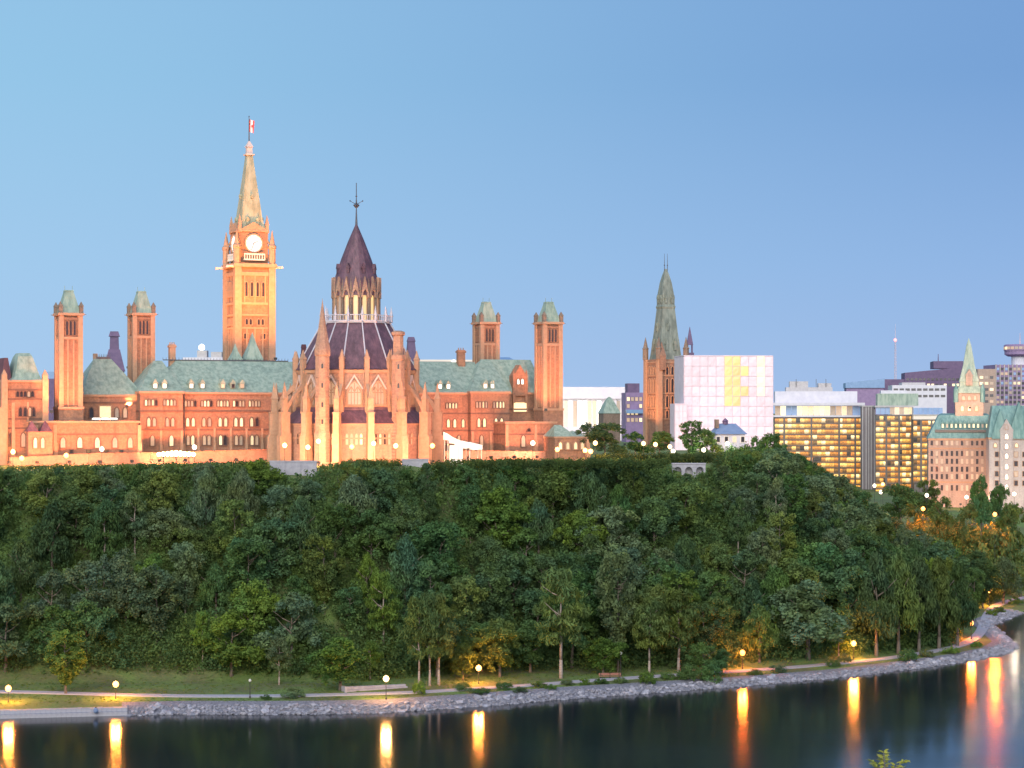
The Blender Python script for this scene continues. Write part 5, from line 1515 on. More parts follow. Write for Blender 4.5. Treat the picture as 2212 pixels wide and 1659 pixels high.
for px, p in ((20, 34), (80, 34), (150, 34), (215, 34), (285, 34), (345, 40), (400, 34), (455, 26), (510, 20), (565, 18)):
    v = 2.0 if px < 300 else 8.0; u = Uat(px, v)
    flood(wpos(u, v, .4), wpos(u + .5, 26, 11), p * 900 * FP, NA, 'on the hilltop lawn aimed at the left wing', 110)
for px, p in ((960, 26), (1010, 24), (1060, 26), (1110, 26), (1160, 28)):
    v = 6.0; u = Uat(px, v)
    flood(wpos(u, v, .4), wpos(u - 1, 27, 11), p * 900 * FP, AM, 'on the hilltop lawn aimed at the right wing', 110)
for px, p in ((650, 24), (700, 27), (760, 27), (820, 27), (880, 27), (930, 24)):
    x = (px - 770) * LK; a = math.atan2(-34, x * 1.15); q = Vector((34 * math.cos(a), 34 * math.sin(a), .4))
    Lm = Matrix.Translation((X0, Y0, PLAT)) @ Matrix.Rotation(math.atan2(-X0, Y0), 4, 'Z')
    flood(Lm @ q, Lm @ Vector((12 * math.cos(a), 12 * math.sin(a), 12)), p * 900 * FP, PK, 'on the terrace aimed at the round library', 110)
# clock tower from the roofs around it
for (u, v, z_), (tu, tv, tz_), p in (((cu - 14, 46, 27), (cu, cv, 56), 360), ((cu + 12, 46, 27), (cu, cv, 56), 360), ((cu - 36, 84, 25), (cu, cv, 56), 360), ((cu - 4, 48, 27), (cu, cv, 72), 620)):
    flood(wpos(u, v, z_), wpos(tu, tv, tz_), p * 470 * FP, YE, 'on the roof aimed at the clock tower', 60)
# slender towers
for px, v, zz, p in ((148, 24, 12.5, 56), (305, 42, 14, 56), (1050, 44, 14, 64), (1185, 24, 13, 56)):
    u = Uat(px, v)
    flood(wpos(u - 7, v - 13, zz), wpos(u, v, zz + 16), p * 900 * FP, NA, 'on the low roof aimed at a slender tower', 80)
# far stone tower, wrapped building, chateau
q = px2w(1350, 930, 735); flood((q.x, q.y, 44), px2w(1420, 760, 760), 125000 * FP, (1.0, .36, .10), 'on the ground left of the spired tower', 70)
q = px2w(1430, 960, 690); flood((q.x, q.y, 44), px2w(1438, 780, 760), 12000 * FP, AM, 'before the spired tower', 70)
for px in (1490, 1545, 1600, 1655):
    q = px2w(px, 960, 690); flood((q.x, q.y, 44.2), px2w(px, 860, 715), 4600 * FP, (1.0, .68, .76), 'before the wrapped building', 120)
for px in (2030, 2075, 2120):
    q = px2w(px, 1060, 800); flood((q.x, q.y, 20), px2w(px, 1000, 830), 27000 * FP, (1.0, .44, .22), 'before the chateau block', 120)
q = px2w(2185, 1060, 775); flood((q.x, q.y, 20), px2w(2180, 1000, 800), 36000 * FP, (1.0, .68, .45), 'before the chateau wing', 120)
q = px2w(2095, 895, 815); flood((q.x, q.y, q.z + 2), px2w(2094, 830, 838), 34000 * FP, (1.0, .55, .3), 'on the chateau roof below its spire', 90)
q = px2w(1290, 925, 920); flood((q.x, q.y, 44), px2w(1285, 870, 950), 60000 * FP, (1.0, .8, .68), 'before the flat-roofed building', 140)
ORD = {2: ['left of two', 'right of two'], 3: ['leftmost of three', 'middle of three', 'rightmost of three']}
NUM = ['', 'first', 'second', 'third', 'fourth', 'fifth', 'sixth', 'seventh', 'eighth', 'ninth', 'tenth', 'eleventh', 'twelfth', 'thirteenth', 'fourteenth', 'fifteenth', 'sixteenth', 'seventeenth', 'eighteenth', 'nineteenth', 'twentieth']
CARD = ['', 'one', 'two', 'three', 'four', 'five', 'six', 'seven', 'eight', 'nine', 'ten', 'eleven', 'twelve', 'thirteen', 'fourteen', 'fifteen', 'sixteen', 'seventeen', 'eighteen', 'nineteen', 'twenty']
def order_labels(groups):
    for base, lst in groups.items():
        lst.sort(key=lambda t: t[0]); n = len(lst)
        for i, (_, o) in enumerate(lst):
            if n == 1: o['label'] = base
            elif n <= 3: o['label'] = base + ', ' + ORD[n][i]
            elif i == n - 1: o['label'] = base + ', last of ' + (CARD[n] if n < len(CARD) else 'many')
            else: o['label'] = base + ', ' + (NUM[i + 1] if i + 1 < len(NUM) else str(i + 1) + 'th') + ' from left'
order_labels({'black floodlight ' + k: v for k, v in FLN.items()})
# the one whose glare shows over the wall, its spread built as added bulbs
q = px2w(380, 978, 486)
gf = thing('floodlight', 'brightest glaring floodlight on the crest wall below the left wing', 'floodlight', (q.x, q.y, q.z - 1.2), 0, 'floodlights aimed at the buildings')
mb = MB(); mb.box(-4.4, 4.4, .0, .5, .2, .4); mb.box(-.1, .1, .1, .3, -1.5, .2); mb.box(-3.1, -2.9, .1, .3, -1.5, .2); mb.box(2.9, 3.1, .1, .3, -1.5, .2); mb.build('glare_bulb_stand', M['pole'], gf)
for x in (-4.0, -3.0, -2.0, -1.0, 0, 1.0, 2.0, 3.0, 4.0):
    mb = MB(); mb.lathe([(.3, .42), (.46, .7), (.46, 1.0 + .35 * (1 - abs(x) / 4)), (.2, 1.25 + .45 * (1 - abs(x) / 4))], 8, x, .25); mb.build('glare_bulb', M['flood_glass'], gf)

# ------------------------------------------------------------------ vegetation
def leaf_cloud(centers, radii, per, size, seed, droop=0.0, up=.15, flat=1.0):
    """leaf-sized quads scattered through clumps; returns verts, faces, tone"""
    g = np.random.default_rng(seed)
    n = len(centers)
    c = np.repeat(centers, per, axis=0); r = np.repeat(radii, per)[:, None]
    d = g.normal(size=(n * per, 3)); d /= np.linalg.norm(d, axis=1, keepdims=True)
    rad = g.random((n * per, 1)) ** .45
    off = d * rad * r; off[:, 2] *= flat
    if droop: off[:, 2] -= droop * g.random(n * per) * r[:, 0] * 1.6
    p = c + off
    nrm = d * .8 + g.normal(size=d.shape) * .55 + np.array([0, 0, up])
    nrm /= np.linalg.norm(nrm, axis=1, keepdims=True)
    t = g.normal(size=d.shape)
    if droop: t = t * .3 + np.array([0, 0, 1.0])
    e1 = np.cross(nrm, t); e1 /= np.maximum(np.linalg.norm(e1, axis=1, keepdims=True), 1e-6)
    e2 = np.cross(nrm, e1)
    s = size * (.55 + .9 * g.random((n * per, 1)))
    asp = .62 if not droop else .38
    a = e1 * s * asp * .5; b = e2 * s * (.5 if not droop else .8)
    v = np.stack([p - b, p + a - b * .1, p + b, p - a - b * .1], 1).reshape(-1, 3)
    tone = np.repeat(np.clip(g.normal(.5, .28, n), 0, 1), per) * .75 + g.random(n * per) * .25
    return v, tone

def leaf_mesh(name, v, tone, mat=None):
    n = len(v) // 4
    me = bpy.data.meshes.new(name)
    me.vertices.add(len(v)); me.vertices.foreach_set('co', v.astype(np.float32).ravel())
    me.loops.add(len(v)); me.loops.foreach_set('vertex_index', np.arange(len(v), dtype=np.int32))
    me.polygons.add(n); me.polygons.foreach_set('loop_start', np.arange(0, len(v), 4, dtype=np.int32)); me.polygons.foreach_set('loop_total', np.full(n, 4, np.int32))
    at = me.attributes.new('tone', 'FLOAT', 'FACE'); at.data.foreach_set('value', tone.astype(np.float32))
    me.materials.append(mat or M['leaf'])
    me.update(calc_edges=True)
    return me

def crown_points(style, H, seed):
    """clump centres for a crown of a tree H metres tall"""
    g = np.random.default_rng(seed); pts = []; rad = []
    if style == 'round':
        nl = g.integers(9, 13); lobes = []
        for i in range(nl):
            a = g.random() * 2 * PI; rr = g.random() ** .6 * .28 * H; zz = H * g.uniform(.20, .78)
            lobes.append((rr * math.cos(a), rr * math.sin(a), zz, H * g.uniform(.13, .21)))
        lobes.append((0, 0, H * .82, H * .15))
        for (x, y, z_, r) in lobes:
            for _ in range(11):
                d = g.normal(size=3); d /= np.linalg.norm(d); d[2] = abs(d[2]) * .9 - .25
                pts.append((x + d[0] * r, y + d[1] * r, z_ + d[2] * r)); rad.append(H * g.uniform(.05, .085))
    elif style == 'tall':
        for i in range(95):
            t = g.random(); zz = H * (.16 + .82 * t); w = .21 * H * math.sin(PI * min(1, .22 + .8 * (1 - t))) * (.6 + .6 * g.random())
            a = g.random() * 2 * PI; pts.append((w * math.cos(a), w * math.sin(a), zz)); rad.append(H * g.uniform(.045, .075))
    elif style == 'airy':
        for i in range(70):
            t = g.random(); zz = H * (.36 + .62 * t); w = H * .22 * (1 - abs(t - .4) * 1.1) * g.random() ** .5
            a = g.random() * 2 * PI; pts.append((w * math.cos(a), w * math.sin(a), zz)); rad.append(H * g.uniform(.035, .065))
    elif style == 'droop':
        for i in range(95):
            t = g.random(); zz = H * (.30 + .66 * t); w = H * .25 * (1.05 - t ** 2.2) * (.45 + .55 * g.random())
            a = g.random() * 2 * PI; pts.append((w * math.cos(a), w * math.sin(a), zz)); rad.append(H * g.uniform(.045, .07))
    elif style == 'bush':
        for i in range(34):
            a = g.random() * 2 * PI; r = H * .62 * g.random() ** .5; zz = H * (.12 + .72 * g.random() * (1 - .5 * (r / (H * .62)) ** 2)); pts.append((r * math.cos(a), r * math.sin(a), zz)); rad.append(H * g.uniform(.13, .24))
    return np.array(pts), np.array(rad)

def trunk_mesh(style, H, seed, pale=False):
    g = random.Random(seed); mb = MB()
    r0 = H * (.0135 if style in ('airy', 'tall') else .022)
    top = H * (.86 if style in ('airy', 'tall') else .66)
    p = Vector((0, 0, -1.2)); n = 5; pts = [(p, r0 * 1.35)]
    for i in range(1, n + 1):
        t = i / n
        pts.append((Vector((g.uniform(-.018, .018) * H * t, g.uniform(-.018, .018) * H * t, top * t)), r0 * (1 - .72 * t)))
    for (a, ra), (b, rb) in zip(pts, pts[1:]): mb.tube(a, b, ra, rb, 6)
    for k in range(6):
        t = g.uniform(.45, .95); a = g.random() * 2 * PI; zz = top * t
        L = H * g.uniform(.12, .24) * (.6 if style in ('airy', 'tall') else 1)
        b = Vector((0, 0, zz)); e = b + Vector((L * math.cos(a), L * math.sin(a), L * g.uniform(.45, 1.0)))
        m_ = b.lerp(e, .5) + Vector((0, 0, -L * .08))
        mb.tube(b, m_, r0 * .45, r0 * .32, 5); mb.tube(m_, e, r0 * .32, r0 * .1, 5)
    return mb.mesh('trunk', M['bark_pale'] if pale else M['bark'], True)

H0 = 14.0
STY = {}
def make_style(key, style, n, per, size, droop=0.0, pale=False, H=H0):
    L = []
    for i in range(n):
        c, r = crown_points(style, H, 100 + i * 7 + hash_(key))
        v, tone = leaf_cloud(c, r, per, size, 500 + i + hash_(key), droop)
        L.append((trunk_mesh(style, H, 40 + i, pale) if style != 'bush' else None, leaf_mesh('crown', v, tone)))
    STY[key] = L
def hash_(s): return sum(ord(c) * (i + 3) for i, c in enumerate(s)) % 977
make_style('round', 'round', 7, 62, .52)
make_style('tall', 'tall', 4, 74, .48)
make_style('airy', 'airy', 4, 66, .42, .35, True)
make_style('droop', 'droop', 4, 74, .48, 1.0)
make_style('bush', 'bush', 4, 60, .22, 0, False, 2.5)

COLS = {'deep green': (.088, .162, .057), 'olive green': (.130, .178, .056), 'blue-green': (.092, .158, .074), 'fresh green': (.138, .222, .052), 'grey-green': (.134, .186, .094), 'dark': (.082, .136, .058)}
TREES = []
def jitter(c, k=.2):
    f = 1 + rng.uniform(-k, k)
    return (c[0] * f * (1 + rng.uniform(-.08, .08)), c[1] * f, c[2] * f * (1 + rng.uniform(-.1, .1)), 1)
def tree(x, y, h, wscale, style, colour, label=None, group=None, gz=None, bare=None, variant=None):
    gz = tz(x, y) if gz is None else gz
    tm, cm = STY[style][rng.randrange(len(STY[style])) if variant is None else variant]
    base = 2.5 if style == 'bush' else H0
    s = h / base
    o = thing('tree' if style != 'bush' else 'shrub', label or '', 'tree' if style != 'bush' else 'shrub', (x, y, gz), rng.uniform(0, 2 * PI), group)
    o.scale = (s * wscale, s * wscale, s)
    if tm: link('trunk', tm, o)
    c = link('crown' if tm else 'foliage', cm, o)
    c.color = jitter(COLS[colour])
    px = CXP + F * x / y
    TREES.append(dict(o=o, px=px, py=HZ + (CAMZ - gz - h * .6) / y * F, pyt=HZ + (CAMZ - gz - h) / y * F, style=style, colour=colour, x=x, y=y, h=h, r=h * .27 * wscale))
    return o

def tree_px(px, pybase, pytop, wpx, style, colour, label, group=None):
    p = hit(px, pybase)
    h = (HZ + (CAMZ - p.z) * F / p.y - pytop) * p.y / F
    natural = {'round': .66, 'tall': .42, 'airy': .46, 'droop': .58, 'bush': 1.5}[style] * h
    ws = wpx * p.y / F / natural
    return tree(p.x, p.y, h, max(.6, min(1.5, ws)), style, colour, label, group, p.z)

G1 = 'trees along the river path'
SPEC = [
    (12, 1452, 1300, 120, 'round', 'grey-green', 'broad grey-green tree behind the lamp at the far left edge'),
    (142, 1500, 1362, 78, 'tall', 'fresh green', 'small yellow-green tree standing alone on the riverside lawn at left'),
    (500, 1462, 1318, 118, 'round', 'fresh green', 'rounded bright green tree at the back of the lawn below the clock tower'),
    (603, 1480, 1375, 62, 'airy', 'grey-green', 'slender pale birch with white trunk at the lawn edge below the clock tower'),
    (735, 1492, 1372, 125, 'round', 'fresh green', 'bright leafy tree at left end of the low concrete wall'),
    (800, 1468, 1385, 60, 'airy', 'fresh green', 'small lamplit tree behind the warm lamp at the concrete wall'),
    (905, 1484, 1290, 90, 'airy', 'olive green', 'leaning olive birch right of the low concrete wall, leftmost of three'),
    (928, 1482, 1280, 90, 'airy', 'olive green', 'tall olive birch right of the low concrete wall, middle of three'),
    (948, 1481, 1285, 100, 'airy', 'olive green', 'pale-trunked olive birch right of the concrete wall, rightmost of three'),
    (1000, 1470, 1390, 60, 'round', 'olive green', 'low lamplit tree left of the yellow-orange path lamp'),
    (1080, 1462, 1330, 100, 'round', 'olive green', 'olive tree right of the yellow-orange path lamp'),
    (1212, 1466, 1230, 140, 'airy', 'olive green', 'tall tree with long bare reddish trunk at the path, below the fourth slender tower'),
    (1335, 1452, 1198, 78, 'tall', 'grey-green', 'tall thin grey-green poplar behind the unlit lamp post'),
    (1303, 1458, 1374, 78, 'round', 'fresh green', 'small bright green tree beside the bench'),
    (1402, 1456, 1290, 95, 'airy', 'olive green', 'olive pale-trunked tree right of the bench, left of two'),
    (1466, 1452, 1272, 115, 'airy', 'olive green', 'olive pale-trunked tree right of the bench, right of two'),
    (1520, 1462, 1385, 90, 'round', 'deep green', 'low dense dark green tree overhanging the rocks left of the orange hollow'),
    (1560, 1458, 1400, 70, 'round', 'deep green', 'small dark green tree by the rocks just left of the orange hollow'),
    (1640, 1432, 1300, 90, 'droop', 'olive green', 'drooping tree lit orange behind the deep orange lamp'),
    (1745, 1424, 1250, 175, 'round', 'grey-green', 'big rounded grey-green tree left of the yellow lamp and drooping grove'),
    (1812, 1424, 1345, 80, 'airy', 'fresh green', 'small lamplit tree with curving branches left of the yellow lamp'),
    (1893, 1418, 1192, 115, 'droop', 'dark', 'dark drooping tree with pale trunk, first of the grove by the path'),
    (1940, 1414, 1186, 115, 'droop', 'olive green', 'olive drooping tree with pale trunk, second of the grove by the path'),
    (1985, 1408, 1195, 105, 'droop', 'dark', 'dark drooping tree, third of the grove by the path'),
    (2028, 1402, 1200, 110, 'droop', 'olive green', 'olive drooping tree, fourth of the grove by the path'),
    (2068, 1396, 1212, 95, 'droop', 'dark', 'dark drooping tree, rightmost of the grove by the path'),
    (2168, 1305, 1200, 95, 'droop', 'grey-green', 'arching grey-green tree over the far bend of the path'),
    (2206, 1290, 1245, 60, 'round', 'olive green', 'small olive tree at the right edge by the far bend'),
]
for s in SPEC: tree_px(*s, group=G1)
# named trees on the hill and hilltop
for px, Y, ytop, wpx, st, c, lb in [
    (560, 455, 988, 92, 'round', 'fresh green', 'bright green rounded treetop at the crest below the clock tower'),
    (765, 452, 1022, 120, 'droop', 'grey-green', 'silvery grey-green treetop on the upper slope below the library spire'),
    (1306, 545, 908, 88, 'round', 'dark', 'round dark tree on the hilltop right of the lodge'),
    (1372, 575, 930, 50, 'round', 'deep green', 'small dark tree before the spired tower, left of the hilltop lamps'),
    (1425, 590, 928, 56, 'round', 'olive green', 'olive tree at the foot of the spired tower'),
    (1494, 548, 908, 46, 'tall', 'deep green', 'upright tree on the hilltop before the wrapped building left corner'),
    (1525, 560, 922, 40, 'round', 'olive green', 'olive round tree left of the blue-roofed house'),
    (1632, 560, 940, 44, 'round', 'deep green', 'low dark tree right of the blue-roofed house'),
    (1548, 565, 950, 26, 'bush', 'olive green', 'olive bush before the left end of the blue-roofed house'),
    (1580, 560, 955, 24, 'bush', 'deep green', 'dark bush before the middle of the blue-roofed house'),
    (1608, 562, 949, 28, 'bush', 'deep green', 'dark bush before the right end of the blue-roofed house'),
    (1670, 545, 940, 50, 'tall', 'deep green', 'dark ragged tree at the right foot of the wrapped building'),
    (2120, 720, 1022, 40, 'round', 'deep green', 'dark tree standing before the right end of the chateau block'),
    (2158, 730, 1040, 34, 'round', 'deep green', 'small dark tree before the pale chateau wing'),
    (1945, 700, 1040, 70, 'round', 'deep green', 'rounded dark tree below the taller glass office'),
    (2000, 730, 1035, 46, 'tall', 'olive green', 'upright olive tree before the left end of the chateau block'),
    (2040, 680, 1070, 60, 'round', 'olive green', 'olive tree between the valley lamps below the chateau block'),
    (2095, 675, 1085, 60, 'round', 'olive green', 'olive tree below the chateau block right of middle'),
    (2185, 690, 1075, 60, 'round', 'olive green', 'olive tree below the pale chateau wing'),
    (1965, 660, 1085, 60, 'round', 'olive green', 'orange-lit tree left of the orange valley lamps'),
    (1985, 643, 1106, 30, 'bush', 'olive green', 'orange-lit bush at the left foot of the left orange valley lamp'),
    (2010, 642, 1112, 34, 'bush', 'olive green', 'orange-lit bush at the right foot of the left orange valley lamp'),
    (2036, 644, 1116, 36, 'bush', 'olive green', 'orange-lit bush between the orange valley lamps, left of three'),
    (2070, 646, 1118, 40, 'bush', 'olive green', 'orange-lit bush between the orange valley lamps, middle of three'),
    (2104, 644, 1118, 38, 'bush', 'olive green', 'orange-lit bush between the orange valley lamps, right of three'),
    (2136, 642, 1120, 34, 'bush', 'olive green', 'orange-lit bush at the left foot of the right orange valley lamp'),
    (2164, 643, 1122, 32, 'bush', 'olive green', 'orange-lit bush at the right foot of the right orange valley lamp')]:
    x = (px - CXP) / F * Y; gz = tz(x, Y); h = CAMZ - (ytop - HZ) / F * Y - gz
    if h < 2: h = 2
    nat = {'round': .66, 'tall': .42, 'airy': .46, 'droop': .58, 'bush': 1.5}[st] * h
    tree(x, Y, h, max(.5, min(1.9, wpx * Y / F / nat)), st, c, lb, 'trees on the hilltop' if px < 1700 else 'trees in the valley on the right', gz)
NAMED = len(TREES)

SKY_PX = [-200, 0, 110, 300, 400, 520, 560, 600, 640, 690, 760, 860, 900, 960, 1100, 1300, 1440, 1470, 1520, 1560, 1600, 1650, 1700, 1740, 1790, 1850, 1900, 1940, 2000, 2090, 2140, 2212, 2400]
SKY_PY = [1006, 1004, 1000, 998, 996, 994, 992, 1003, 1024, 1002, 988, 990, 1004, 990, 986, 987, 986, 1020, 1012, 972, 962, 956, 964, 975, 1000, 1030, 1075, 1108, 1142, 1162, 1155, 1140, 1140]
def sky_lim(px): return float(np.interp(px, SKY_PX, SKY_PY))
# the wooded slope: poisson-spread trees, tops kept under the crest line seen from the viewpoint
cand = []
rs = random.Random(5)
DMIN = 5.3
pts = [(t['x'], t['y'], t['r']) for t in TREES]
FOOT = [(-60, 1452), (300, 1452), (500, 1458), (700, 1466), (900, 1474), (1050, 1462), (1200, 1460), (1400, 1450), (1550, 1440), (1750, 1424), (1900, 1410), (2050, 1395), (2110, 1330), (2212, 1270), (2400, 1250)]
NT = 60000
tg = np.random.default_rng(21)
TX = tg.uniform(-135, 190, NT); TY = tg.uniform(400, 655, NT)
TS = shore_s(TX, TY); TZ = terrain(TX, TY)
FX = [a for a, b in FOOT]; FY = [b for a, b in FOOT]
for x, y, s, gz in zip(TX, TY, TS, TZ):
    if len(cand) >= 250: break
    px = CXP + F * x / y
    if px < -50 or px > 2270 or s < 9: continue
    pyb = HZ + (CAMZ - gz) * F / y
    if pyb > np.interp(px, FX, FY): continue
    rgt = float(sstep(-10, 70, x)); crest_s = (30 - 17 * rgt) + 50 + 8 * rgt
    if s > crest_s + (4 if px < 1530 else 30) and px < 1800: continue
    if 1950 < px < 2250 and y > 600: continue
    h = rs.uniform(10.5, 18)
    lim = sky_lim(px) + rs.uniform(0, 16)
    hmax = CAMZ - (lim - HZ) / F * y - gz
    for e in (-4, 4):          # stay below the crest line over the whole crown width
        hmax = min(hmax, CAMZ - (sky_lim(CXP + F * (x + e) / y) + 2 - HZ) / F * y - gz)
    h = min(h, hmax)
    if h < 4.2: continue
    r = h * .27
    d0 = DMIN if h > 8 else DMIN * .72
    if any((a - x) ** 2 + ((b - y) * .9) ** 2 < (d0 + c * .22) ** 2 for a, b, c in pts): continue
    pts.append((x, y, r)); cand.append((x, y, h, gz, px, pyb))
print('TREES', len(cand))
for (x, y, h, gz, px, pyb) in cand:
    nz = noise.noise(Vector((x * .03, y * .03, 3.3)))
    k = rs.random() + nz * .5
    style = 'round' if k < .56 else ('tall' if k < .80 else ('airy' if k < .88 else 'droop'))
    k2 = rs.random() + noise.noise(Vector((x * .022, y * .022, 9.1))) * .7
    col = 'dark' if k2 < .2 else ('deep green' if k2 < .44 else ('blue-green' if k2 < .58 else ('olive green' if k2 < .74 else ('fresh green' if k2 < .9 else 'grey-green'))))
    tree(x, y, h, rs.uniform(.95, 1.25) * (1.2 if h < 8 else 1), style, col, None, 'trees on the wooded bluff', gz)

LAND = [(110, 'far left pavilion'), (230, 'leftmost slender tower'), (360, 'second slender tower'), (480, 'long left roof'), (610, 'clock tower'), (740, 'left half of library'), (850, 'library spire'), (960, 'right half of library'),
        (1120, 'third slender tower'), (1230, 'fourth slender tower'), (1390, 'flat-roofed building'), (1475, 'spired tower'), (1580, 'left half of wrapped building'), (1680, 'right half of wrapped building'), (1780, 'left part of left glass office'), (1870, 'right part of left glass office'), (1980, 'taller glass office'), (2090, 'chateau block'), (9999, 'right picture edge')]
ADJ = {'dark': 'dark green', 'deep green': 'deep green', 'blue-green': 'bluish green', 'olive green': 'olive', 'fresh green': 'bright green', 'grey-green': 'grey-green'}
STN = {'round': 'rounded tree', 'tall': 'upright tree', 'airy': 'airy tree', 'droop': 'drooping tree', 'bush': 'shrub'}
gl = {}
for t in TREES[NAMED:]:
    for lim, nm in LAND:
        if t['px'] < lim: break
    sk = sky_lim(t['px']); ft = float(np.interp(t['px'], [a for a, b in FOOT], [b for a, b in FOOT]))
    f = (t['py'] - sk) / max(1, ft - sk)
    band = 'at crest' if f < .2 else ('upslope' if f < .42 else ('mid-slope' if f < .66 else ('low-slope' if f < .85 else 'at slope foot')))
    gl.setdefault(f"{ADJ[t['colour']]} {STN[t['style']]} {band} below {nm}", []).append((t['px'], t['o']))
order_labels(gl)

# undergrowth filling the slope between the trees
n = 90000
ux = nrg.uniform(-140, 200, n); uy = nrg.uniform(395, 640, n)
us = shore_s(ux, uy); uz = terrain(ux, uy)
urgt = sstep(-10, 70, ux)
lift = nrg.random(n) ** 1.6 * 4.6
pyu = HZ + (CAMZ - uz - lift - 1.6) * F / uy; pxu = CXP + F * ux / uy; pyg = HZ + (CAMZ - uz) * F / uy
keep = (us > 31 - 19 * urgt) & (us < 92) & (pyu > np.interp(pxu, SKY_PX, SKY_PY) + 2) & (pxu > -60) & (pxu < 2280)
keep &= (pyg < np.interp(pxu, FX, FY) - 2 - lift * 2)
print('UNDERGROWTH', keep.sum())
c = np.stack([ux, uy, uz + .3 + lift], 1)[keep]
ex = nrg.uniform(-135, 120, 60000); ey = nrg.uniform(385, 520, 60000); es = shore_s(ex, ey)
er = sstep(-10, 70, ex); ke = (es > 29 - 18 * er) & (es < 41 - 18 * er)
ex, ey = ex[ke], ey[ke]; ez = terrain(ex, ey); el_ = nrg.random(len(ex)) ** 1.3 * 3.2
kf = (HZ + (CAMZ - ez) * F / ey < np.interp(CXP + F * ex / ey, FX, FY) + 3)
c = np.vstack([c, np.stack([ex, ey, ez + .2 + el_], 1)[kf]])
v, tone = leaf_cloud(c, nrg.uniform(.8, 1.9, len(c)), 20, .55, 77)
o = link('undergrowth', leaf_mesh('undergrowth', v, tone)); o.color = (.100, .160, .056, 1)
tag(o, 'leafy undergrowth covering the bluff between the trees', 'undergrowth', kind='stuff')
# saplings between the trees: past the three hundred trees, one mass
sc_, sr_ = [], []
sg = np.random.default_rng(31)
for i in range(6200):
    if len(sc_) > 15000: break
    x, y = sg.uniform(-135, 190), sg.uniform(398, 640); s_ = shore_s(x, y)[0]
    rg = float(sstep(-10, 70, x))
    if s_ < 31 - 19 * rg or s_ > 90: continue
    gz = tz(x, y); px = CXP + F * x / y; pyb = HZ + (CAMZ - gz) * F / y
    if px < -60 or px > 2280 or pyb > np.interp(px, FX, FY) - 6: continue
    h = sg.uniform(4, 9.5); hm = min(CAMZ - (sky_lim(CXP + F * (x + e) / y) + 5 - HZ) / F * y - gz for e in (-2, 2))
    h = min(h, hm)
    if h < 3: continue
    w = h * sg.uniform(.16, .27)
    for j in range(13):
        t = sg.random(); a = sg.random() * 6.283; r = w * math.sin(PI * min(1, .2 + .8 * (1 - t))) * sg.uniform(.5, 1)
        sc_.append((x + r * math.cos(a), y + r * math.sin(a), gz + h * (.12 + .84 * t))); sr_.append(h * sg.uniform(.07, .12))
v, tone = leaf_cloud(np.array(sc_), np.array(sr_), 20, .48, 33)
o = link('young_trees', leaf_mesh('young_trees', v, tone)); o.color = (.104, .166, .058, 1)
tag(o, 'young trees filling the gaps of the wooded bluff', 'trees', kind='stuff')
# clipped growth along the crest
n = 900
cx_ = nrg.uniform(-20, 1560, n); cy_ = nrg.uniform(470, 482, n)
wx = (cx_ - CXP) / F * cy_; lim = np.interp(cx_, SKY_PX, SKY_PY)
ok_ = ~((cx_ > 575) & (cx_ < 690)) & ~((cx_ > 862) & (cx_ < 930)) & ~((cx_ > 1445) & (cx_ < 1530))
gz_ = terrain(wx, cy_); topz = CAMZ - (lim + nrg.uniform(4, 14, n) - HZ) / F * cy_
ok_ &= topz > gz_ + .3
c = np.stack([wx, cy_, topz - .6], 1)[ok_]
v, tone = leaf_cloud(c, nrg.uniform(.8, 1.3, len(c)), 44, .42, 78)
o = link('crest_hedge', leaf_mesh('crest_hedge', v, tone)); o.color = (.062, .095, .034, 1)
tag(o, 'uneven hedge growing along the crest of the bluff', 'hedge', kind='stuff')

n = 420
cx_ = nrg.uniform(1288, 1600, n); cy_ = nrg.uniform(522, 534, n); wx = (cx_ - CXP) / F * cy_
gz_ = terrain(wx, cy_); topz = CAMZ - (nrg.uniform(976, 990, n) - HZ) / F * cy_
c = np.stack([wx, cy_, np.maximum(topz - .8, gz_ + .2)], 1)
v, tone = leaf_cloud(c, nrg.uniform(.7, 1.3, n), 44, .4, 81)
o = link('hilltop_shrubbery', leaf_mesh('hilltop_shrubbery', v, tone)); o.color = (.070, .095, .036, 1)
tag(o, 'dark shrubbery on the hilltop below the spired tower', 'hedge', kind='stuff')

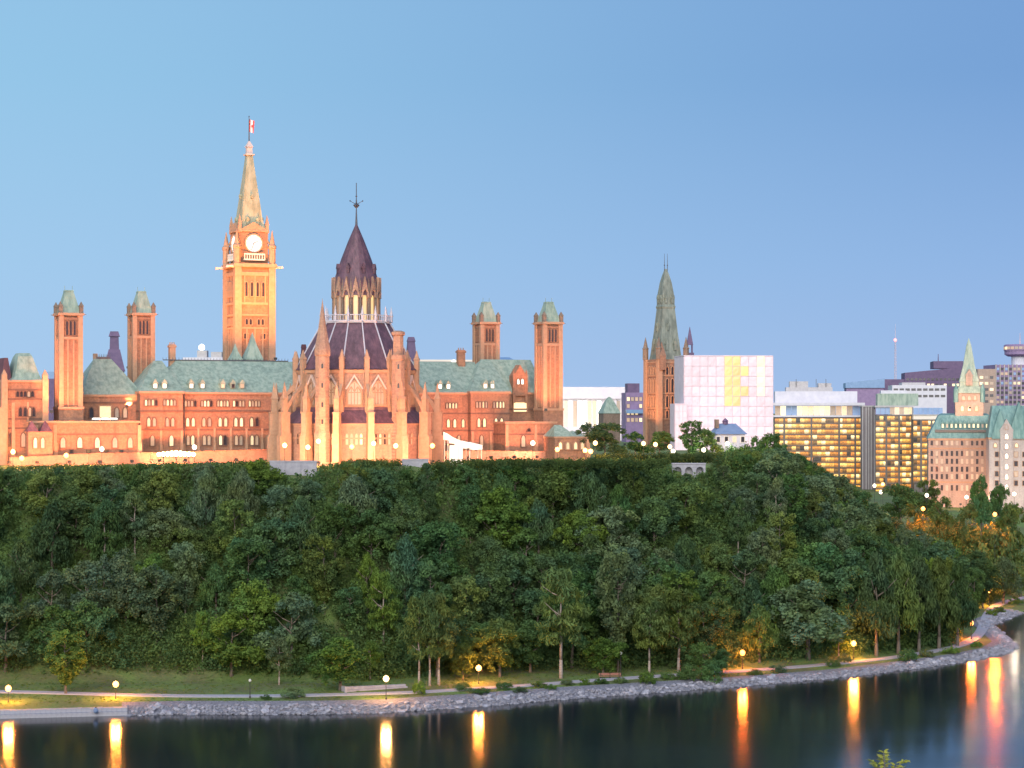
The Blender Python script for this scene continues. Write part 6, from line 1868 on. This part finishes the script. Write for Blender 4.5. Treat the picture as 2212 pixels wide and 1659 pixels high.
# shrubs above the rocks
gl = {}
for i, (px, py, wpx, hpx, c) in enumerate([(905, 1500, 34, 34, 'fresh green'), (632, 1508, 60, 26, 'grey-green'), (575, 1512, 30, 12, 'deep green'), (1000, 1492, 46, 20, 'deep green'), (1040, 1500, 60, 16, 'deep green'), (1090, 1490, 44, 18, 'deep green'),
        (1125, 1496, 40, 14, 'grey-green'), (1165, 1486, 40, 16, 'olive green'), (1190, 1490, 30, 12, 'deep green'), (1225, 1480, 40, 12, 'grey-green'), (1262, 1480, 30, 16, 'fresh green'), (1300, 1478, 40, 14, 'deep green'), (1340, 1476, 36, 14, 'olive green'),
        (1398, 1478, 46, 34, 'fresh green'), (1440, 1468, 40, 16, 'deep green'), (1490, 1470, 60, 40, 'deep green'), (1535, 1474, 60, 46, 'deep green'), (1630, 1458, 40, 14, 'olive green'), (1680, 1452, 50, 16, 'grey-green'), (1800, 1440, 36, 16, 'deep green'), (1825, 1432, 34, 22, 'grey-green'),
        (1960, 1428, 50, 30, 'deep green'), (2000, 1420, 40, 18, 'grey-green'), (2055, 1412, 50, 16, 'fresh green'), (2110, 1398, 30, 14, 'fresh green'), (2140, 1330, 30, 16, 'fresh green'), (2160, 1325, 34, 16, 'olive green'), (2195, 1306, 36, 18, 'fresh green')]):
    p = hit(px, py); k = p.y / F
    h = hpx * k
    o = tree(p.x, p.y, max(h, .7), max(.7, min(2.2, wpx * k / (max(h, .7) * 1.5))), 'bush', c, None, 'shrubs above the riverside rocks', p.z)
    for lim, nm in LAND:
        if px < lim: break
    gl.setdefault(f'{ADJ[c]} shrub above the rocks below {nm}', []).append((px, o))
order_labels(gl)

# lawn tufts
n = 5200
tx = nrg.uniform(-118, 60, n); ty = nrg.uniform(378, 440, n); ts = shore_s(tx, ty); tzv = terrain(tx, ty)
d_path = np.full(n, 1e9)
for p in PATH: d_path = np.minimum(d_path, (tx - p.x) ** 2 + (ty - p.y) ** 2)
P2 = np.array([[p.x, p.y] for p in PATH])
for a, b in zip(P2[:-1], P2[1:]):
    d = b - a; t = np.clip(((tx - a[0]) * d[0] + (ty - a[1]) * d[1]) / (d @ d), 0, 1)
    d_path = np.minimum(d_path, (tx - a[0] - t * d[0]) ** 2 + (ty - a[1] - t * d[1]) ** 2)
kp = (ts > 5.5) & (ts < 38) & (d_path > 2.2 ** 2)
c = np.stack([tx, ty, tzv + .06], 1)[kp]
v, tone = leaf_cloud(c, nrg.uniform(.25, .6, len(c)), 14, .2, 79, flat=.35)
o = link('lawn_grass', leaf_mesh('lawn_grass', v, tone)); o.color = (.125, .180, .048, 1)
tag(o, 'tufted grass of the riverside lawn', 'grass', kind='stuff')

# ------------------------------------------------------------------ riverside: rocks, sea wall, low wall, bench
def along_shore(px_from, px_to, n):
    P = np.array([water_pt(*p) for p in SHORE_PX]); L = np.r_[0, np.cumsum(np.linalg.norm(np.diff(P, axis=0), axis=1))]
    if px_from is not None:
        i0 = np.interp(px_from, [p[0] for p in SHORE_PX[:15]], L[:15])
    t = np.linspace(i0, L[-1] if px_to is None else np.interp(px_to, [p[0] for p in SHORE_PX[:15]], L[:15]), n)
    return np.stack([np.interp(t, L, P[:, 0]), np.interp(t, L, P[:, 1])], 1), L
def inland(P):
    T = np.gradient(P, axis=0); T /= np.maximum(np.linalg.norm(T, axis=1, keepdims=True), 1e-9)
    return np.stack([-T[:, 1], T[:, 0]], 1)
ROCKS = []
ico = [(0, 0, -1), (.894, 0, -.447), (.276, .851, -.447), (-.724, .526, -.447), (-.724, -.526, -.447), (.276, -.851, -.447), (.724, .526, .447), (-.276, .851, .447), (-.894, 0, .447), (-.276, -.851, .447), (.724, -.526, .447), (0, 0, 1)]
icf = [(0, 2, 1), (0, 3, 2), (0, 4, 3), (0, 5, 4), (0, 1, 5), (1, 2, 6), (2, 3, 7), (3, 4, 8), (4, 5, 9), (5, 1, 10), (1, 6, 10), (2, 7, 6), (3, 8, 7), (4, 9, 8), (5, 10, 9), (6, 7, 11), (7, 8, 11), (8, 9, 11), (9, 10, 11), (10, 6, 11)]
for k in range(8):
    g = random.Random(900 + k); mb = MB()
    mb.add([(x * g.uniform(.65, 1.25), y * g.uniform(.65, 1.2), z_ * g.uniform(.5, .95)) for x, y, z_ in ico], icf)
    ROCKS.append(mb.mesh('stone', M['rock']))
P, L = along_shore(262, None, 260)
N = inland(P)
# bed of rubble
mb = MB(); n = len(P); vs = []
for off in (-1.2, .4, 2.2, 4.0, 5.6):
    q = P + N * off; zz = terrain(q[:, 0], q[:, 1]) + .08
    vs += [(a, b, c) for (a, b), c in zip(q, zz)]
mb.add(vs, [(j * n + i, j * n + i + 1, (j + 1) * n + i + 1, (j + 1) * n + i) for j in range(4) for i in range(n - 1)])
bed = mb.build('riprap_bank', M['rock_bed']); tag(bed, 'bank of loose grey boulders along the water', 'bank', kind='structure')
bv = []; bf = []; nb = 0
allr = []
for i in range(6000):
    t = nrg.random() * (n - 1); k = int(t); f = t - k; base = P[k] * (1 - f) + P[min(k + 1, n - 1)] * f
    off = nrg.uniform(-.5, 3.6) if nrg.random() < .85 else nrg.uniform(-.9, .6)
    w_ = N[k]; x, y = base + w_ * off
    allr.append((x, y, float(np.clip(nrg.lognormal(-1.15, .42), .16, .95))))
zz = terrain([a for a, b, c in allr], [b for a, b, c in allr])
order = sorted(range(len(allr)), key=lambda i: -allr[i][2] / allr[i][1])
for q, i in enumerate(order):
    x, y, r = allr[i]; z_ = zz[i] + r * .25
    me = ROCKS[i % 8]
    if q < 300:
        o = link('stone', me, bed, (x, y, z_), (rng.uniform(-.4, .4), rng.uniform(-.4, .4), rng.uniform(0, 6.28)), (r, r * rng.uniform(.7, 1.1), r * .8))
    else:
        mt = Matrix.Translation((x, y, z_)) @ Matrix.Rotation(rng.uniform(0, 6.28), 4, 'Z') @ Matrix.Diagonal((r, r * rng.uniform(.7, 1.1), r * .8, 1))
        b0 = len(bv)
        bv += [tuple(mt @ vv.co) for vv in me.vertices]; bf += [tuple(w_ + b0 for w_ in fc) for fc in icf]
me = bpy.data.meshes.new('loose_stones'); me.from_pydata(bv, [], bf); me.materials.append(M['rock']); me.update()
o = link('loose_stones', me, bed); o['kind'] = 'stuff'

# concrete sea wall on the left
P, L = along_shore(0, 275, 26)
P = np.vstack([[-150, 374.6], P]); Nn = inland(P)
sw = thing('sea_wall', 'low pale concrete sea wall at the water edge on the left', 'wall', (P[8][0], P[8][1], 0))
for i in range(len(P) - 1):
    a, b = P[i], P[i + 1]; d = b - a; ln = np.hypot(*d); ang = math.atan2(d[1], d[0])
    mb = MB(); e = .012
    mb.frus((e, ln - e, -.5, 1.5), -2, (e, ln - e, -.25, 1.5), .72); mb.frus((e, ln - e, .9, 2.7), -1, (e, ln - e, 1.0, 2.7), 1.28 + rng.uniform(-.03, .03))
    o = mb.build('wall_block', M['wall_conc'], sw, (a[0] - P[8][0], a[1] - P[8][1], rng.uniform(-.02, .02)), ang)
p = water_pt(206, 1549)
bo = thing('mooring_bollard', 'small dark mooring buoy lying on the sea wall', 'bollard', (p[0], p[1] + .4, .7))
mb = MB(); mb.lathe([(.25, 0), (.42, .15), (.5, .45), (.42, .75), (.2, .95)], 10); mb.build('drum', M['house_roof'], bo)
mb = MB(); mb.lathe([(.12, .95), (.18, 1.05), (.05, 1.15)], 8); mb.build('cap', M['pole'], bo)
# low wall by the warm lamp
a = hit(748, 1497); b = hit(890, 1490)
lw = thing('low_wall', 'low concrete retaining wall lit by the warm lamp beside the path', 'wall', (a.x, a.y, a.z), math.atan2(b.y - a.y + 1.5, b.x - a.x))
ln = math.hypot(b.x - a.x, b.y - a.y); n = 6
for i in range(n):
    mb = MB(); mb.box(i * ln / n + .03, (i + 1) * ln / n - .03, 1.6, 2.2, -1, .95 - .05 * i); mb.build('wall_panel', M['wall_conc'], lw)
mb = MB(); mb.box(-.1, .35, .4, 2.2, -1, 1.15); mb.build('end_pier', M['wall_conc'], lw)
mb = MB(); mb.box(.4, ln, .8, 1.5, -1, .35); mb.build('step', M['wall_conc'], lw)
# bench
p = hit(1318, 1466)
bn = thing('park_bench', 'long dark red bench by the path near the small bright green tree', 'bench', (p.x, p.y, p.z), R(8))
for i in range(3):
    mb = MB(); mb.box(-2.3, 2.3, -.3 + i * .2, -.13 + i * .2, .45, .5); mb.build('seat_slat', M['wood'], bn)
for i in range(3):
    mb = MB(); mb.box(-2.3, 2.3, .34, .39, .62 + i * .17, .75 + i * .17); mb.build('back_slat', M['wood'], bn)
for x in (-1.9, 0, 1.9):
    mb = MB(); mb.box(x - .06, x + .06, -.28, -.18, -.2, .446); mb.build('leg', M['pole'], bn)
    mb = MB(); mb.box(x - .06, x + .06, .24, .336, -.2, 1.1); mb.build('leg', M['pole'], bn)

# ------------------------------------------------------------------ leafy tip of a tree growing below the viewpoint
fx, fy = (1912 - CXP) / F * 46, 46.0
gz = float(near_z(0, fy)); tip = CAMZ - (1612 - HZ) / F * 46
ft = thing('near_tree', 'yellow-green leafy tip of a tree close to the viewpoint at the bottom edge', 'tree', (fx, fy, gz))
H = tip - gz
mb = MB(); mb.tube((0, 0, -1), (.1, 0, H * .5), .22, .13, 8); mb.tube((.1, 0, H * .5), (-.05, 0, H - .6), .13, .03, 8)
g = random.Random(3); st = []
for k in range(52):
    t = 1 - (k / 52) ** 1.3 * .75; zb = H * t - .25; a = g.random() * 6.28; L_ = .38 + (1 - t) * 4.2 * g.uniform(.7, 1.1)
    b = Vector((0, 0, zb - .3)); e = b + Vector((L_ * math.cos(a), L_ * math.sin(a), .25 + L_ * g.uniform(.15, .5)))
    if e.z > H: e.z = H
    mb.tube(b, e, .02 + .01 * (1 - t) * 3, .006, 4); st.append((b, e))
mb.build('trunk', M['bark'], ft)
vs = []; tn = []
lg = np.random.default_rng(8)
for b, e in st:
    d = np.array(e - b); L_ = np.linalg.norm(d); d /= L_
    m_ = int(14 + L_ * 30)
    for i in range(m_):
        t = .25 + .85 * i / m_; c = np.array(b) + d * L_ * t
        sd = np.cross(d, [0, 0, 1.0]); sd /= np.linalg.norm(sd) + 1e-9
        dirv = sd * (1 if i % 2 else -1) * .8 + d * .55 + np.array([0, 0, -.25]) + lg.normal(size=3) * .22; dirv /= np.linalg.norm(dirv)
        w_ = np.cross(dirv, [0, 0, 1.0] + lg.normal(size=3) * .5); w_ /= np.linalg.norm(w_) + 1e-9
        s = .17 * lg.uniform(.7, 1.2)
        vs += [c, c + dirv * s * .45 + w_ * s * .17, c + dirv * s, c + dirv * s * .45 - w_ * s * .17]; tn.append(lg.random())
o = link('crown', leaf_mesh('crown', np.array(vs), np.array(tn)), ft); o.color = (.44, .42, .08, 1)
